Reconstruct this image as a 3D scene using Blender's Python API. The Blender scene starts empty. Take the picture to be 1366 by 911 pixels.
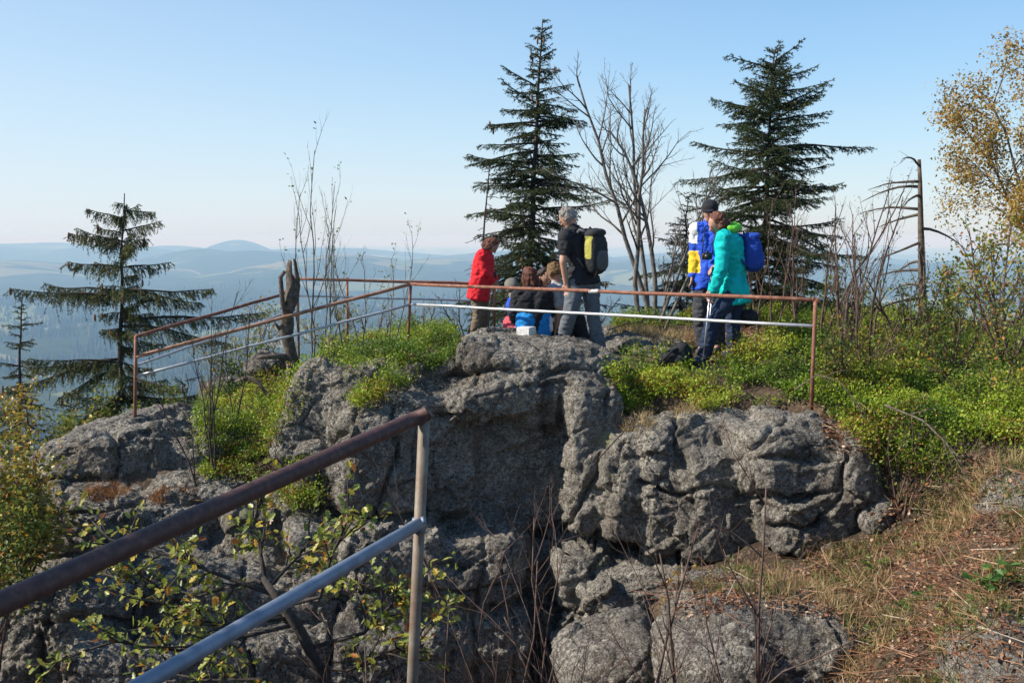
import bpy, bmesh, math, random
import numpy as np
from mathutils import Vector
from mathutils.bvhtree import BVHTree

random.seed(7)
RNG = np.random.default_rng(7)
SC = bpy.context.scene
COL = SC.collection
pi = math.pi

# ------------------------------------------------------------------ camera
FPX, HORIZON = 1400.0, 316.0            # photo pixels (1366 x 911)
PITCH = math.atan((455.5 - HORIZON) / FPX)
cam_d = bpy.data.cameras.new('camera')
cam_d.sensor_width = 36.0
cam_d.lens = 36.0 * FPX / 1366.0
cam_d.clip_start = 0.05
cam_d.clip_end = 90000
cam = bpy.data.objects.new('camera', cam_d)
COL.objects.link(cam)
cam.location = (0, 0, 0)
cam.rotation_euler = (pi / 2 - PITCH, 0, 0)
SC.camera = cam

# ------------------------------------------------------------------ sky, sun
SUN_AZ = -98.0       # degrees clockwise from +Y (view direction): the sun stands to the left
SUN_EL = 36.0
world = bpy.data.worlds.new('World')
SC.world = world
world.use_nodes = True
wn = world.node_tree
bg = wn.nodes['Background']
sky = wn.nodes.new('ShaderNodeTexSky')
sky.sky_type = 'NISHITA'
sky.sun_disc = False
sky.sun_elevation = math.radians(SUN_EL)
sky.sun_rotation = math.radians(SUN_AZ)
sky.altitude = 300
sky.air_density = 1.2
sky.dust_density = .35
sky.ozone_density = 2.0
# clear autumn air: the sky's own colour by height above the horizon, mixed with the Nishita sky
tcw = wn.nodes.new('ShaderNodeTexCoord'); sx = wn.nodes.new('ShaderNodeSeparateXYZ'); wn.links.new(tcw.outputs['Generated'], sx.inputs[0])
rp = wn.nodes.new('ShaderNodeValToRGB'); wn.links.new(sx.outputs['Z'], rp.inputs[0])
for p_, c_ in [(0.0, (.53, .59, .68)), (.012, (.55, .63, .73)), (.04, (.53, .67, .79)), (.09, (.42, .63, .82)), (.16, (.29, .53, .81)), (.26, (.19, .40, .72)), (1.0, (.045, .13, .36))]:
    if p_ == 0.0: e_ = rp.color_ramp.elements[0]
    elif p_ == 1.0: e_ = rp.color_ramp.elements[-1]
    else: e_ = rp.color_ramp.elements.new(p_)
    e_.position = p_; e_.color = (*c_, 1)
vm = wn.nodes.new('ShaderNodeVectorMath'); vm.operation = 'SCALE'; vm.inputs['Scale'].default_value = 5.7
wn.links.new(rp.outputs[0], vm.inputs[0])
mxw = wn.nodes.new('ShaderNodeMix'); mxw.data_type = 'RGBA'; mxw.inputs[0].default_value = .8
wn.links.new(sky.outputs[0], mxw.inputs[6]); wn.links.new(vm.outputs[0], mxw.inputs[7])
mr = wn.nodes.new('ShaderNodeMapRange'); wn.links.new(sx.outputs['X'], mr.inputs[0])   # paler towards the sun's side
for i_, v_ in ((1, .25), (2, -.85), (3, 0.0), (4, .75)): mr.inputs[i_].default_value = v_
mz = wn.nodes.new('ShaderNodeMapRange'); wn.links.new(sx.outputs['Z'], mz.inputs[0])
for i_, v_ in ((1, 0.0), (2, .5), (3, 1.0), (4, 0.1)): mz.inputs[i_].default_value = v_
mm = wn.nodes.new('ShaderNodeMath'); mm.operation = 'MULTIPLY'; wn.links.new(mr.outputs[0], mm.inputs[0]); wn.links.new(mz.outputs[0], mm.inputs[1])
mx2 = wn.nodes.new('ShaderNodeMix'); mx2.data_type = 'RGBA'; wn.links.new(mm.outputs[0], mx2.inputs[0]); wn.links.new(mxw.outputs[2], mx2.inputs[6]); mx2.inputs[7].default_value = (3.9, 4.4, 4.9, 1)
wn.links.new(mx2.outputs[2], bg.inputs[0])
bg.inputs[1].default_value = 0.13
sd = bpy.data.lights.new('sun', 'SUN')
sd.energy = 4.9
sd.angle = math.radians(0.55)
sd.color = (1.0, 0.93, 0.82)
sun = bpy.data.objects.new('sun', sd)
COL.objects.link(sun)
az, el = math.radians(SUN_AZ), math.radians(SUN_EL)
SUNV = Vector((math.sin(az) * math.cos(el), math.cos(az) * math.cos(el), math.sin(el)))
sun.rotation_euler = SUNV.to_track_quat('Z', 'Y').to_euler()
sun.location = SUNV * 50

SC.view_settings.view_transform = 'Standard'
SC.view_settings.look = 'None'
SC.view_settings.exposure = 0.62
SC.view_settings.gamma = 1.0
SC.render.engine = 'CYCLES'
SC.cycles.use_denoising = True
SC.cycles.denoiser = 'OPENIMAGEDENOISE'
SC.cycles.max_bounces = 5
SC.cycles.diffuse_bounces = 3
SC.cycles.glossy_bounces = 2
SC.cycles.transmission_bounces = 3
SC.cycles.transparent_max_bounces = 4
SC.cycles.volume_bounces = 0
SC.cycles.sample_clamp_indirect = 6.0

# ------------------------------------------------------------------ helpers
def W(px, py, Y):
    x = (px - 683.0) / FPX
    y = -(py - 455.5) / FPX
    d = (x, math.cos(PITCH) + y * math.sin(PITCH), -math.sin(PITCH) + y * math.cos(PITCH))
    k = Y / d[1]
    return np.array((d[0] * k, Y, d[2] * k))

def project(P):
    P = np.atleast_2d(P)
    c, s = math.cos(PITCH), math.sin(PITCH)
    fw = P[:, 1] * c - P[:, 2] * s
    up = P[:, 1] * s + P[:, 2] * c
    return 683 + FPX * P[:, 0] / fw, 455.5 - FPX * up / fw

def inpoly(px, py, poly):
    ins = np.zeros(len(px), bool)
    n = len(poly)
    for i in range(n):
        x0, y0 = poly[i]; x1, y1 = poly[(i + 1) % n]
        if y0 == y1: continue
        c = ((y0 > py) != (y1 > py)) & (px < (x1 - x0) * (py - y0) / (y1 - y0) + x0)
        ins ^= c
    return ins

def _hash(ix, iy, iz, seed):
    h = (ix.astype(np.int64) * 374761393 + iy.astype(np.int64) * 668265263 + iz.astype(np.int64) * 2147483647 + seed * 974634777) & 0xFFFFFFFF
    h = ((h ^ (h >> 13)) * 1274126177) & 0xFFFFFFFF
    h = ((h ^ (h >> 16)) * 2246822519) & 0xFFFFFFFF
    h ^= h >> 15
    return (h & 0xFFFFFF) / float(0xFFFFFF)

def vnoise(P, seed=0):
    P = np.asarray(P, float)
    I = np.floor(P).astype(np.int64); F = P - I
    F = F * F * F * (F * (F * 6 - 15) + 10)
    r = 0
    for dx in (0, 1):
        wx = F[:, 0] if dx else 1 - F[:, 0]
        for dy in (0, 1):
            wy = F[:, 1] if dy else 1 - F[:, 1]
            for dz in (0, 1):
                wz = F[:, 2] if dz else 1 - F[:, 2]
                r = r + wx * wy * wz * _hash(I[:, 0] + dx, I[:, 1] + dy, I[:, 2] + dz, seed)
    return r * 2 - 1

def fbm(P, octv=4, seed=0, gain=0.5, lac=2.03):
    P = np.asarray(P, float); a = 1.0; r = 0; t = 0
    for k in range(octv):
        r = r + a * vnoise(P + 17.3 * k, seed + k); t += a
        a *= gain; P = P * lac
    return r / t

def worley(P, seed=0):
    P = np.asarray(P, float)
    I = np.floor(P).astype(np.int64)
    f1 = np.full(len(P), 9.0); f2 = np.full(len(P), 9.0)
    for dx in (-1, 0, 1):
        for dy in (-1, 0, 1):
            for dz in (-1, 0, 1):
                J = I + np.array((dx, dy, dz))
                q = np.stack([J[:, k] + _hash(J[:, 0], J[:, 1], J[:, 2], seed + 11 * k) for k in range(3)], 1)
                d = np.linalg.norm(P - q, axis=1)
                nf1 = np.minimum(f1, d)
                f2 = np.minimum(np.maximum(f1, d), f2); f1 = nf1
    return f1, f2

def facets(P, seed=0):
    """each cell of a scattered grid is a tilted plane of its own: abrupt, angular steps"""
    P = np.asarray(P, float); I = np.floor(P).astype(np.int64)
    best = np.full(len(P), 9.0); val = np.zeros(len(P))
    for dx in (-1, 0, 1):
        for dy in (-1, 0, 1):
            for dz in (-1, 0, 1):
                J = I + np.array((dx, dy, dz))
                h = [_hash(J[:, 0], J[:, 1], J[:, 2], seed + 11 * k) for k in range(7)]
                q = np.stack([J[:, k] + h[k] for k in range(3)], 1)
                dd = P - q; d = (dd ** 2).sum(1)
                v = dd[:, 0] * (h[3] * 2 - 1) + dd[:, 1] * (h[4] * 2 - 1) + dd[:, 2] * (h[5] * 2 - 1) + (h[6] - .5) * .8
                m = d < best; best[m] = d[m]; val[m] = v[m]
    return val

def sstep(a, b, x):
    t = np.clip((x - a) / (b - a), 0, 1)
    return t * t * (3 - 2 * t)

def norm(v):
    v = np.asarray(v, float)
    n = np.linalg.norm(v, axis=-1, keepdims=True)
    return v / np.maximum(n, 1e-9)

class MB:
    """collects geometry; build() links it as ONE mesh object"""
    def __init__(s):
        s.v = []; s.n = 0; s.f = {3: [], 4: []}; s.r = {3: [], 4: []}; s.m = {3: [], 4: []}
    def add(s, V, F, rnd=None, mi=0):
        V = np.asarray(V, float); F = np.asarray(F, np.int64)
        if len(F) == 0: return
        k = F.shape[1]
        s.f[k].append(F + s.n)
        if rnd is None: rnd = np.full(len(F), 0.5)
        s.r[k].append(np.broadcast_to(rnd, (len(F),)))
        s.m[k].append(np.full(len(F), mi))
        s.v.append(V); s.n += len(V)
    def arrays(s):
        return np.concatenate(s.v), {k: np.concatenate(s.f[k]) for k in (3, 4) if s.f[k]}
    def mesh(s, name, mat=None, smooth=True):
        V = np.concatenate(s.v)
        me = bpy.data.meshes.new(name)
        me.vertices.add(len(V)); me.vertices.foreach_set('co', V.astype(np.float32).ravel())
        loops = []; starts = []; tot = 0; rn = []; mi = []
        for k in (3, 4):
            if s.f[k]:
                F = np.concatenate(s.f[k]); loops.append(F.ravel())
                starts.append(tot + np.arange(len(F)) * k); tot += F.size
                rn.append(np.concatenate(s.r[k])); mi.append(np.concatenate(s.m[k]))
        L = np.concatenate(loops); S = np.concatenate(starts)
        me.loops.add(len(L)); me.loops.foreach_set('vertex_index', L.astype(np.int32))
        me.polygons.add(len(S)); me.polygons.foreach_set('loop_start', S.astype(np.int32))
        me.update(calc_edges=True)
        a = me.attributes.new('rnd', 'FLOAT', 'FACE')
        a.data.foreach_set('value', np.concatenate(rn).astype(np.float32))
        me.polygons.foreach_set('use_smooth', np.full(len(S), smooth))
        me.polygons.foreach_set('material_index', np.concatenate(mi).astype(np.int32))
        if mat is not None:
            for m_ in (mat if isinstance(mat, (list, tuple)) else [mat]): me.materials.append(m_)
        me.validate()
        return me
    def build(s, name, mat=None, parent=None, smooth=True, base=None):
        me = s.mesh(name, mat, smooth)
        o = bpy.data.objects.new(name, me); COL.objects.link(o)
        if base is not None and parent is None:
            b = Vector(base); me.transform(__import__('mathutils').Matrix.Translation(-b)); o.location = b
        if parent is not None:
            o.parent = parent
            b = parent.location.copy()
            if parent.parent is not None: b = Vector((0, 0, 0)); q = parent
            q = parent; b = Vector((0, 0, 0))
            while q is not None: b += q.location; q = q.parent
            me.transform(__import__('mathutils').Matrix.Translation(-b))
        return o

def tag(o, label=None, cat=None, group=None, kind=None):
    if label: o['label'] = label
    if cat: o['category'] = cat
    if group: o['group'] = group
    if kind: o['kind'] = kind
    return o

def thing(name, label, cat, loc, group=None):
    o = bpy.data.objects.new(name, None); COL.objects.link(o)
    o.empty_display_size = 0.1
    o.location = Vector([float(c) for c in loc])
    return tag(o, label, cat, group)

def tube(P, R, n=6, cap=True):
    P = np.asarray(P, float); R = np.broadcast_to(np.asarray(R, float), (len(P),))
    T = np.gradient(P, axis=0) if len(P) > 2 else np.repeat((P[-1] - P[0])[None], len(P), 0)
    T = norm(T)
    ref = np.array((0, 0, 1.0)) if abs(T[0][2]) < 0.9 else np.array((1.0, 0, 0))
    U = np.empty_like(P); u = norm(np.cross(T[0], ref))
    for i in range(len(P)):
        u = u - T[i] * np.dot(u, T[i]); u = norm(u); U[i] = u
    Vv = np.cross(T, U)
    a = np.arange(n) * 2 * pi / n
    V = P[:, None] + R[:, None, None] * (np.cos(a)[None, :, None] * U[:, None] + np.sin(a)[None, :, None] * Vv[:, None])
    V = V.reshape(-1, 3)
    i = np.arange(len(P) - 1)[:, None] * n; j = np.arange(n)[None]; k = (j + 1) % n
    F = np.stack([i + j, i + k, i + n + k, i + n + j], -1).reshape(-1, 4)
    return V, F

def caps(mb, P, R, n, rnd=None):
    V, F = tube(P, R, n); base = len(V)
    V = np.concatenate([V, P[:1], P[-1:]])
    mb.add(V, F, rnd)
    b0 = mb.n - len(V)
    j = np.arange(n); k = (j + 1) % n
    T = np.concatenate([np.stack([k, j, np.full(n, base)], 1), np.stack([base - n + j, base - n + k, np.full(n, base + 1)], 1)])
    mb.f[3].append(T + b0); mb.r[3].append(np.full(len(T), 0.5 if rnd is None else rnd)); mb.m[3].append(np.zeros(len(T)))

def ptube(mb, P, R, n=6, rnd=None):
    P = np.asarray(P, float); R = np.broadcast_to(np.asarray(R, float), (len(P),))
    caps(mb, P, R, n, rnd)

def ico(sub):
    bm = bmesh.new(); bmesh.ops.create_icosphere(bm, subdivisions=sub, radius=1.0)
    V = np.array([v.co[:] for v in bm.verts]); F = np.array([[v.index for v in f.verts] for f in bm.faces]); bm.free()
    return V, F
ICO = {k: ico(k) for k in (1, 2, 3, 4)}

def rot(yaw=0, roll=0, pitch=0):
    cy, sy, cr, sr, cp, sp = math.cos(yaw), math.sin(yaw), math.cos(roll), math.sin(roll), math.cos(pitch), math.sin(pitch)
    Rz = np.array(((cy, -sy, 0), (sy, cy, 0), (0, 0, 1)))
    Ry = np.array(((cr, 0, sr), (0, 1, 0), (-sr, 0, cr)))
    Rx = np.array(((1, 0, 0), (0, cp, -sp), (0, sp, cp)))
    return Rz @ Ry @ Rx

def sellip(c, h, e=2.0, R=None, sub=3):
    V, F = ICO[sub]
    n = (np.abs(V) ** e).sum(1) ** (1 / e)
    P = V / n[:, None] * np.asarray(h)
    if R is not None: P = P @ R.T
    return P + np.asarray(c), F

def remesh(V, F, voxel, smooth=0, smooth_f=0.5):
    me = bpy.data.meshes.new('tmp')
    mb = MB()
    mb.add(V, F) if not isinstance(V, MB) else None
    src = V if isinstance(V, MB) else mb
    me = src.mesh('tmp')
    o = bpy.data.objects.new('tmp', me); COL.objects.link(o)
    m = o.modifiers.new('r', 'REMESH'); m.mode = 'VOXEL'; m.voxel_size = voxel; m.adaptivity = 0
    if smooth:
        s = o.modifiers.new('s', 'SMOOTH'); s.iterations = smooth; s.factor = smooth_f
    dg = bpy.context.evaluated_depsgraph_get()
    ev = o.evaluated_get(dg); em = ev.to_mesh()
    nv = len(em.vertices)
    Vo = np.empty(nv * 3, np.float32); em.vertices.foreach_get('co', Vo)
    No = np.empty(nv * 3, np.float32); em.vertices.foreach_get('normal', No)
    nl = len(em.loops); L = np.empty(nl, np.int32); em.loops.foreach_get('vertex_index', L)
    assert nl == 4 * len(em.polygons)
    ev.to_mesh_clear()
    bpy.data.objects.remove(o); bpy.data.meshes.remove(me)
    return Vo.reshape(-1, 3).astype(float), L.reshape(-1, 4).astype(np.int64), No.reshape(-1, 3).astype(float)

def frames(D, twist=None):
    """rotation frames whose x axis is D; random roll"""
    D = norm(D); n = len(D)
    if twist is None: twist = RNG.normal(size=n) * .7
    ref = np.where(np.abs(D[:, 2:3]) < 0.95, np.array((0, 0, 1.0)), np.array((1.0, 0, 0)))
    Y = norm(np.cross(ref, D)); Z = np.cross(D, Y)
    if twist is None: twist = RNG.uniform(-pi, pi, n)
    c, s = np.cos(twist)[:, None], np.sin(twist)[:, None]
    return D, Y * c + Z * s, -Y * s + Z * c

def inst(mb, tV, tF, pos, D, scale, rnd=None, twist=None, mi=0):
    """copies a small template (x along D) to every position, all in one mesh"""
    pos = np.asarray(pos, float); n = len(pos)
    if n == 0: return
    X, Y, Z = frames(np.asarray(D, float), twist)
    scale = np.asarray(scale, float)
    if scale.ndim == 0: scale = np.full(n, float(scale))
    if scale.ndim == 1: scale = np.repeat(scale[:, None], 3, 1)
    tV = np.asarray(tV, float)
    P = pos[:, None] + (tV[None, :, 0:1] * scale[:, None, 0:1]) * X[:, None] + (tV[None, :, 1:2] * scale[:, None, 1:2]) * Y[:, None] + (tV[None, :, 2:3] * scale[:, None, 2:3]) * Z[:, None]
    F = (np.asarray(tF)[None] + (np.arange(n) * len(tV))[:, None, None]).reshape(-1, len(tF[0]))
    if rnd is None: rnd = RNG.random(n)
    mb.add(P.reshape(-1, 3), F, np.repeat(rnd, len(tF)), mi)

# templates: x along the leaf
LEAF = (np.array([(0, 0, 0), (.45, .3, .05), (1, 0, .0), (.45, -.3, .05)]), [(0, 1, 2, 3)])
NEEDLE = (np.array([(0, -.16, 0), (0, .16, 0), (1, 0, 0)]), [(0, 1, 2)])
BLADE = (np.array([(0, -.03, 0), (0, .03, 0), (.55, .022, .06), (.55, -.022, .06), (1, 0, .26)]),)
OAK_V = np.array([(0, 0, 0), (.2, .1, .03), (.32, .28, .07), (.45, .15, .04), (.62, .34, .09), (.76, .18, .05), (.88, .22, .06), (1, 0, 0),
                  (.88, -.22, .06), (.76, -.18, .05), (.62, -.34, .09), (.45, -.15, .04), (.32, -.28, .07), (.2, -.1, .03), (.35, 0, -.01), (.7, 0, -.01)])
OAK_F = [(0, 1, 14), (1, 2, 14), (2, 3, 14), (3, 15, 14), (3, 4, 15), (4, 5, 15), (5, 6, 15), (6, 7, 15), (7, 8, 15), (8, 9, 15), (9, 10, 15), (10, 11, 15), (11, 14, 15), (11, 12, 14), (12, 13, 14), (13, 0, 14)]

# ------------------------------------------------------------------ materials
def newmat(name):
    m = bpy.data.materials.new(name); m.use_nodes = True
    nt = m.node_tree
    return m, nt, nt.nodes['Principled BSDF'], nt.nodes['Material Output']

def N(nt, t, **kw):
    n = nt.nodes.new(t)
    for k, v in kw.items():
        if k.startswith('i_'):
            key = k[2:].replace('_', ' ')
            n.inputs[key].default_value = v
        else: setattr(n, k, v)
    return n

def ramp(nt, stops, fac=None, interp='LINEAR'):
    r = nt.nodes.new('ShaderNodeValToRGB'); r.color_ramp.interpolation = interp
    e = r.color_ramp.elements
    while len(e) < len(stops): e.new(0.5)
    for i, (p, c) in enumerate(stops):
        e[i].position = p; e[i].color = (*c, 1) if len(c) == 3 else c
    if fac is not None: nt.links.new(fac, r.inputs[0])
    return r

def noise(nt, scale, detail=3, rough=.5, vec=None, dist=0.0):
    n = nt.nodes.new('ShaderNodeTexNoise'); n.inputs['Scale'].default_value = scale
    n.inputs['Detail'].default_value = detail; n.inputs['Roughness'].default_value = rough
    n.inputs['Distortion'].default_value = dist
    if vec is not None: nt.links.new(vec, n.inputs['Vector'])
    return n

def geo_pos(nt): return nt.nodes.new('ShaderNodeNewGeometry').outputs['Position']

def mixc(nt, a, b, f, mode='MIX'):
    m = nt.nodes.new('ShaderNodeMix'); m.data_type = 'RGBA'; m.blend_type = mode
    for s, v in ((6, a), (7, b)):
        if isinstance(v, (tuple, list)): m.inputs[s].default_value = (*v, 1)
        else: nt.links.new(v, m.inputs[s])
    if isinstance(f, (int, float)): m.inputs[0].default_value = f
    else: nt.links.new(f, m.inputs[0])
    return m.outputs[2]

def bump(nt, h, strength, dist, bsdf=None, prev=None):
    b = nt.nodes.new('ShaderNodeBump'); b.inputs['Strength'].default_value = strength; b.inputs['Distance'].default_value = dist
    nt.links.new(h, b.inputs['Height'])
    if prev is not None: nt.links.new(prev, b.inputs['Normal'])
    if bsdf is not None: nt.links.new(b.outputs[0], bsdf.inputs['Normal'])
    return b.outputs[0]

def leafmat(name, stops, rough=.5, trans=.35, interp='LINEAR'):
    m, nt, b, out = newmat(name)
    at = N(nt, 'ShaderNodeAttribute', attribute_name='rnd')
    r = ramp(nt, stops, at.outputs['Fac'], interp)
    nt.links.new(r.outputs[0], b.inputs['Base Color']); b.inputs['Roughness'].default_value = rough
    b.inputs['Specular IOR Level'].default_value = .35
    tr = N(nt, 'ShaderNodeBsdfTranslucent'); nt.links.new(r.outputs[0], tr.inputs[0])
    mx = N(nt, 'ShaderNodeMixShader'); mx.inputs[0].default_value = trans
    nt.links.new(b.outputs[0], mx.inputs[1]); nt.links.new(tr.outputs[0], mx.inputs[2]); nt.links.new(mx.outputs[0], out.inputs[0])
    return m

def plain(name, col, rough=.7, var=.25, scale=30, bmp=.0, bscale=80, metal=0.0, col2=None, spec=.4):
    m, nt, b, out = newmat(name)
    tc = N(nt, 'ShaderNodeTexCoord').outputs['Object']
    n = noise(nt, scale, 4, .6, tc)
    c2 = col2 if col2 else tuple(max(0, c * (1 - var)) for c in col)
    r = ramp(nt, [(.35, c2), (.65, col)], n.outputs[0])
    nt.links.new(r.outputs[0], b.inputs['Base Color'])
    b.inputs['Roughness'].default_value = rough; b.inputs['Metallic'].default_value = metal
    b.inputs['Specular IOR Level'].default_value = spec
    if bmp: bump(nt, noise(nt, bscale, 3, .6, tc).outputs[0], bmp, .01, b)
    return m

def rockmat(name, dark, mid, light, seed=0.0, lichen=False):
    m, nt, b, out = newmat(name)
    pos = geo_pos(nt)
    mp = N(nt, 'ShaderNodeMapping'); nt.links.new(pos, mp.inputs[0]); mp.inputs['Location'].default_value = (seed, seed, 0)
    v = mp.outputs[0]
    big = noise(nt, 1.1, 5, .6, v, .6)
    base = ramp(nt, [(.32, dark), (.52, mid), (.7, tuple(1.25 * c for c in mid))], big.outputs[0]).outputs[0]
    warm = noise(nt, 2.3, 3, .5, v)
    base = mixc(nt, base, (.16, .115, .08), ramp(nt, [(.52, (0, 0, 0)), (.72, (.65, .65, .65))], warm.outputs[0]).outputs[0])
    # light crustose lichen, broken into small flecks
    sp = noise(nt, 19, 8, .8, v, .8)
    pm = noise(nt, 2.0, 4, .6, v)
    flk = N(nt, 'ShaderNodeMath', operation='MULTIPLY')
    nt.links.new(ramp(nt, [(.475, (0, 0, 0)), (.56, (1, 1, 1))], sp.outputs[0]).outputs[0], flk.inputs[0])
    nt.links.new(ramp(nt, [(.36, (.25, .25, .25)), (.58, (1, 1, 1))], pm.outputs[0]).outputs[0], flk.inputs[1])
    base = mixc(nt, base, light, flk.outputs[0])
    g2 = noise(nt, 48, 5, .75, v, .5)
    base = mixc(nt, base, (.025, .023, .022), ramp(nt, [(.5, (0, 0, 0)), (.57, (.62, .62, .62))], g2.outputs[0]).outputs[0])
    g3 = noise(nt, 60, 4, .75, v, .4)
    base = mixc(nt, base, light, ramp(nt, [(.57, (0, 0, 0)), (.63, (.6, .6, .6))], g3.outputs[0]).outputs[0])
    mp2 = N(nt, 'ShaderNodeMapping'); nt.links.new(pos, mp2.inputs[0]); mp2.inputs['Scale'].default_value = (1.6, 1.6, .28)
    stn = noise(nt, 1.5, 5, .65, mp2.outputs[0], .5)      # dark weathering streaks down the face
    base = mixc(nt, base, (.03, .029, .03), ramp(nt, [(.56, (0, 0, 0)), (.67, (.7, .7, .7))], stn.outputs[0]).outputs[0])
    dk = noise(nt, 26, 7, .8, v, .6)
    base = mixc(nt, base, (.018, .017, .018), ramp(nt, [(.565, (0, 0, 0)), (.62, (.9, .9, .9))], dk.outputs[0]).outputs[0])
    if lichen:
        yl = noise(nt, 1.6, 2, .5, v)
        f2 = N(nt, 'ShaderNodeMath', operation='MULTIPLY')
        nt.links.new(ramp(nt, [(.69, (0, 0, 0)), (.74, (.8, .8, .8))], yl.outputs[0]).outputs[0], f2.inputs[0])
        nt.links.new(ramp(nt, [(.45, (0, 0, 0)), (.6, (1, 1, 1))], sp.outputs[0]).outputs[0], f2.inputs[1])
        base = mixc(nt, base, (.3, .34, .1), f2.outputs[0])
    nt.links.new(base, b.inputs['Base Color'])
    b.inputs['Roughness'].default_value = .9; b.inputs['Specular IOR Level'].default_value = .25
    b1 = bump(nt, noise(nt, 11, 9, .82, v, .2).outputs[0], 1.0, .11)
    vo = N(nt, 'ShaderNodeTexVoronoi'); vo.inputs['Scale'].default_value = 34; nt.links.new(v, vo.inputs['Vector'])
    b2 = bump(nt, vo.outputs['Distance'], .8, .02, None, b1)
    bump(nt, noise(nt, 70, 3, .7, v).outputs[0], 1.0, .018, b, b2)
    return m

M = {}
M['rock'] = rockmat('granite', (.10, .09, .077), (.28, .25, .21), (.64, .59, .5), 0, True)
M['rock2'] = rockmat('granite_boulder', (.08, .072, .063), (.23, .205, .175), (.6, .55, .47), 5.0)
M['bilberry'] = leafmat('bilberry_leaf', [(0, (.05, .10, .012)), (.35, (.16, .25, .02)), (.65, (.30, .39, .03)), (.86, (.45, .46, .05)), (.93, (.24, .1, .02)), (1, (.16, .035, .015))], .45, .4)
M['spruce'] = leafmat('spruce_needle', [(0, (.02, .034, .01)), (.6, (.055, .082, .02)), (.88, (.12, .135, .035)), (1, (.13, .09, .03))], .6, .12)
M['spruce_l'] = leafmat('spruce_needle_pale', [(0, (.03, .046, .014)), (.5, (.10, .12, .03)), (.85, (.2, .19, .05)), (1, (.16, .1, .04))], .6, .15)
M['yellow'] = leafmat('autumn_leaf', [(0, (.12, .1, .02)), (.3, (.3, .23, .05)), (.65, (.42, .29, .07)), (.9, (.45, .22, .06)), (1, (.3, .12, .03))], .5, .4)
M['ygreen'] = leafmat('turning_leaf', [(0, (.05, .09, .015)), (.45, (.13, .18, .03)), (.75, (.3, .28, .04)), (.9, (.45, .2, .03)), (1, (.35, .12, .03))], .5, .4)
M['oak'] = leafmat('oak_leaf', [(0, (.06, .1, .02)), (.4, (.16, .21, .04)), (.72, (.33, .33, .06)), (.88, (.5, .36, .05)), (.95, (.5, .2, .03)), (1, (.2, .08, .03))], .4, .35)
M['oakbig'] = leafmat('yellow_oak_leaf', [(0, (.06, .09, .02)), (.4, (.2, .2, .03)), (.75, (.45, .32, .04)), (.92, (.5, .2, .03)), (1, (.25, .09, .03))], .4, .35)
M['grass'] = leafmat('dry_grass', [(0, (.09, .1, .025)), (.35, (.28, .2, .09)), (.7, (.42, .3, .15)), (1, (.5, .38, .2))], .6, .3)
M['ggrass'] = leafmat('green_grass', [(0, (.05, .09, .015)), (.6, (.15, .19, .04)), (1, (.36, .3, .12))], .6, .35)
M['heather'] = leafmat('rust_tuft', [(0, (.18, .08, .03)), (.6, (.32, .15, .06)), (1, (.42, .24, .1))], .7, .2)
M['litter'] = leafmat('leaf_litter', [(0, (.1, .045, .022)), (.5, (.22, .10, .05)), (.8, (.34, .17, .09)), (.93, (.4, .28, .17)), (1, (.55, .45, .35))], .6, .1)
M['herb'] = leafmat('herb_leaf', [(0, (.04, .1, .02)), (.7, (.1, .2, .04)), (1, (.3, .12, .03))], .45, .35)
M['bark'] = plain('bark', (.13, .1, .08), .9, .5, 14, .6, 40)
M['bark_d'] = plain('dark_bark', (.06, .048, .04), .9, .5, 14, .6, 40)
M['bark_g'] = plain('grey_bark', (.2, .18, .155), .9, .5, 12, .6, 30, col2=(.07, .06, .05))
M['bark_r'] = plain('reddish_twig', (.14, .085, .065), .8, .5, 20, .3, 60)
M['dead'] = plain('dead_wood', (.15, .12, .095), .9, .5, 16, 1.0, 40, col2=(.05, .038, .03))
M['cone'] = plain('spruce_cone', (.2, .1, .05), .8, .4, 60)
M['twig'] = plain('bilberry_stem', (.12, .12, .05), .8, .4, 30)

def pipemat(name, a, b_, c, rough, metal, sc=14):
    m, nt, b, out = newmat(name)
    pos = geo_pos(nt)
    n = noise(nt, sc, 6, .65, pos, .4)
    r = ramp(nt, [(.3, a), (.55, b_), (.75, c)], n.outputs[0])
    nt.links.new(r.outputs[0], b.inputs['Base Color']); b.inputs['Roughness'].default_value = rough
    b.inputs['Metallic'].default_value = metal
    bump(nt, noise(nt, 160, 4, .7, pos).outputs[0], .5, .003, b)
    return m
M['rust'] = pipemat('rusty_pipe', (.13, .045, .025), (.24, .1, .06), (.36, .2, .14), .75, .15)
M['rust_far'] = pipemat('orange_rust_pipe', (.2, .09, .05), (.4, .2, .12), (.55, .42, .34), .7, .1, 6)
M['rust_dark'] = pipemat('dark_rust_pipe', (.045, .022, .018), (.085, .04, .032), (.14, .075, .06), .6, .2, 30)
M['galv'] = pipemat('galvanised_pipe', (.36, .36, .37), (.5, .5, .51), (.58, .58, .58), .45, .35, 8)
M['galv_n'] = pipemat('galvanised_blue_grey', (.12, .155, .2), (.19, .23, .29), (.27, .31, .37), .5, .35, 9)
M['post_n'] = pipemat('weathered_zinc_post', (.13, .07, .04), (.2, .165, .125), (.29, .265, .22), .6, .2, 7)
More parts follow.
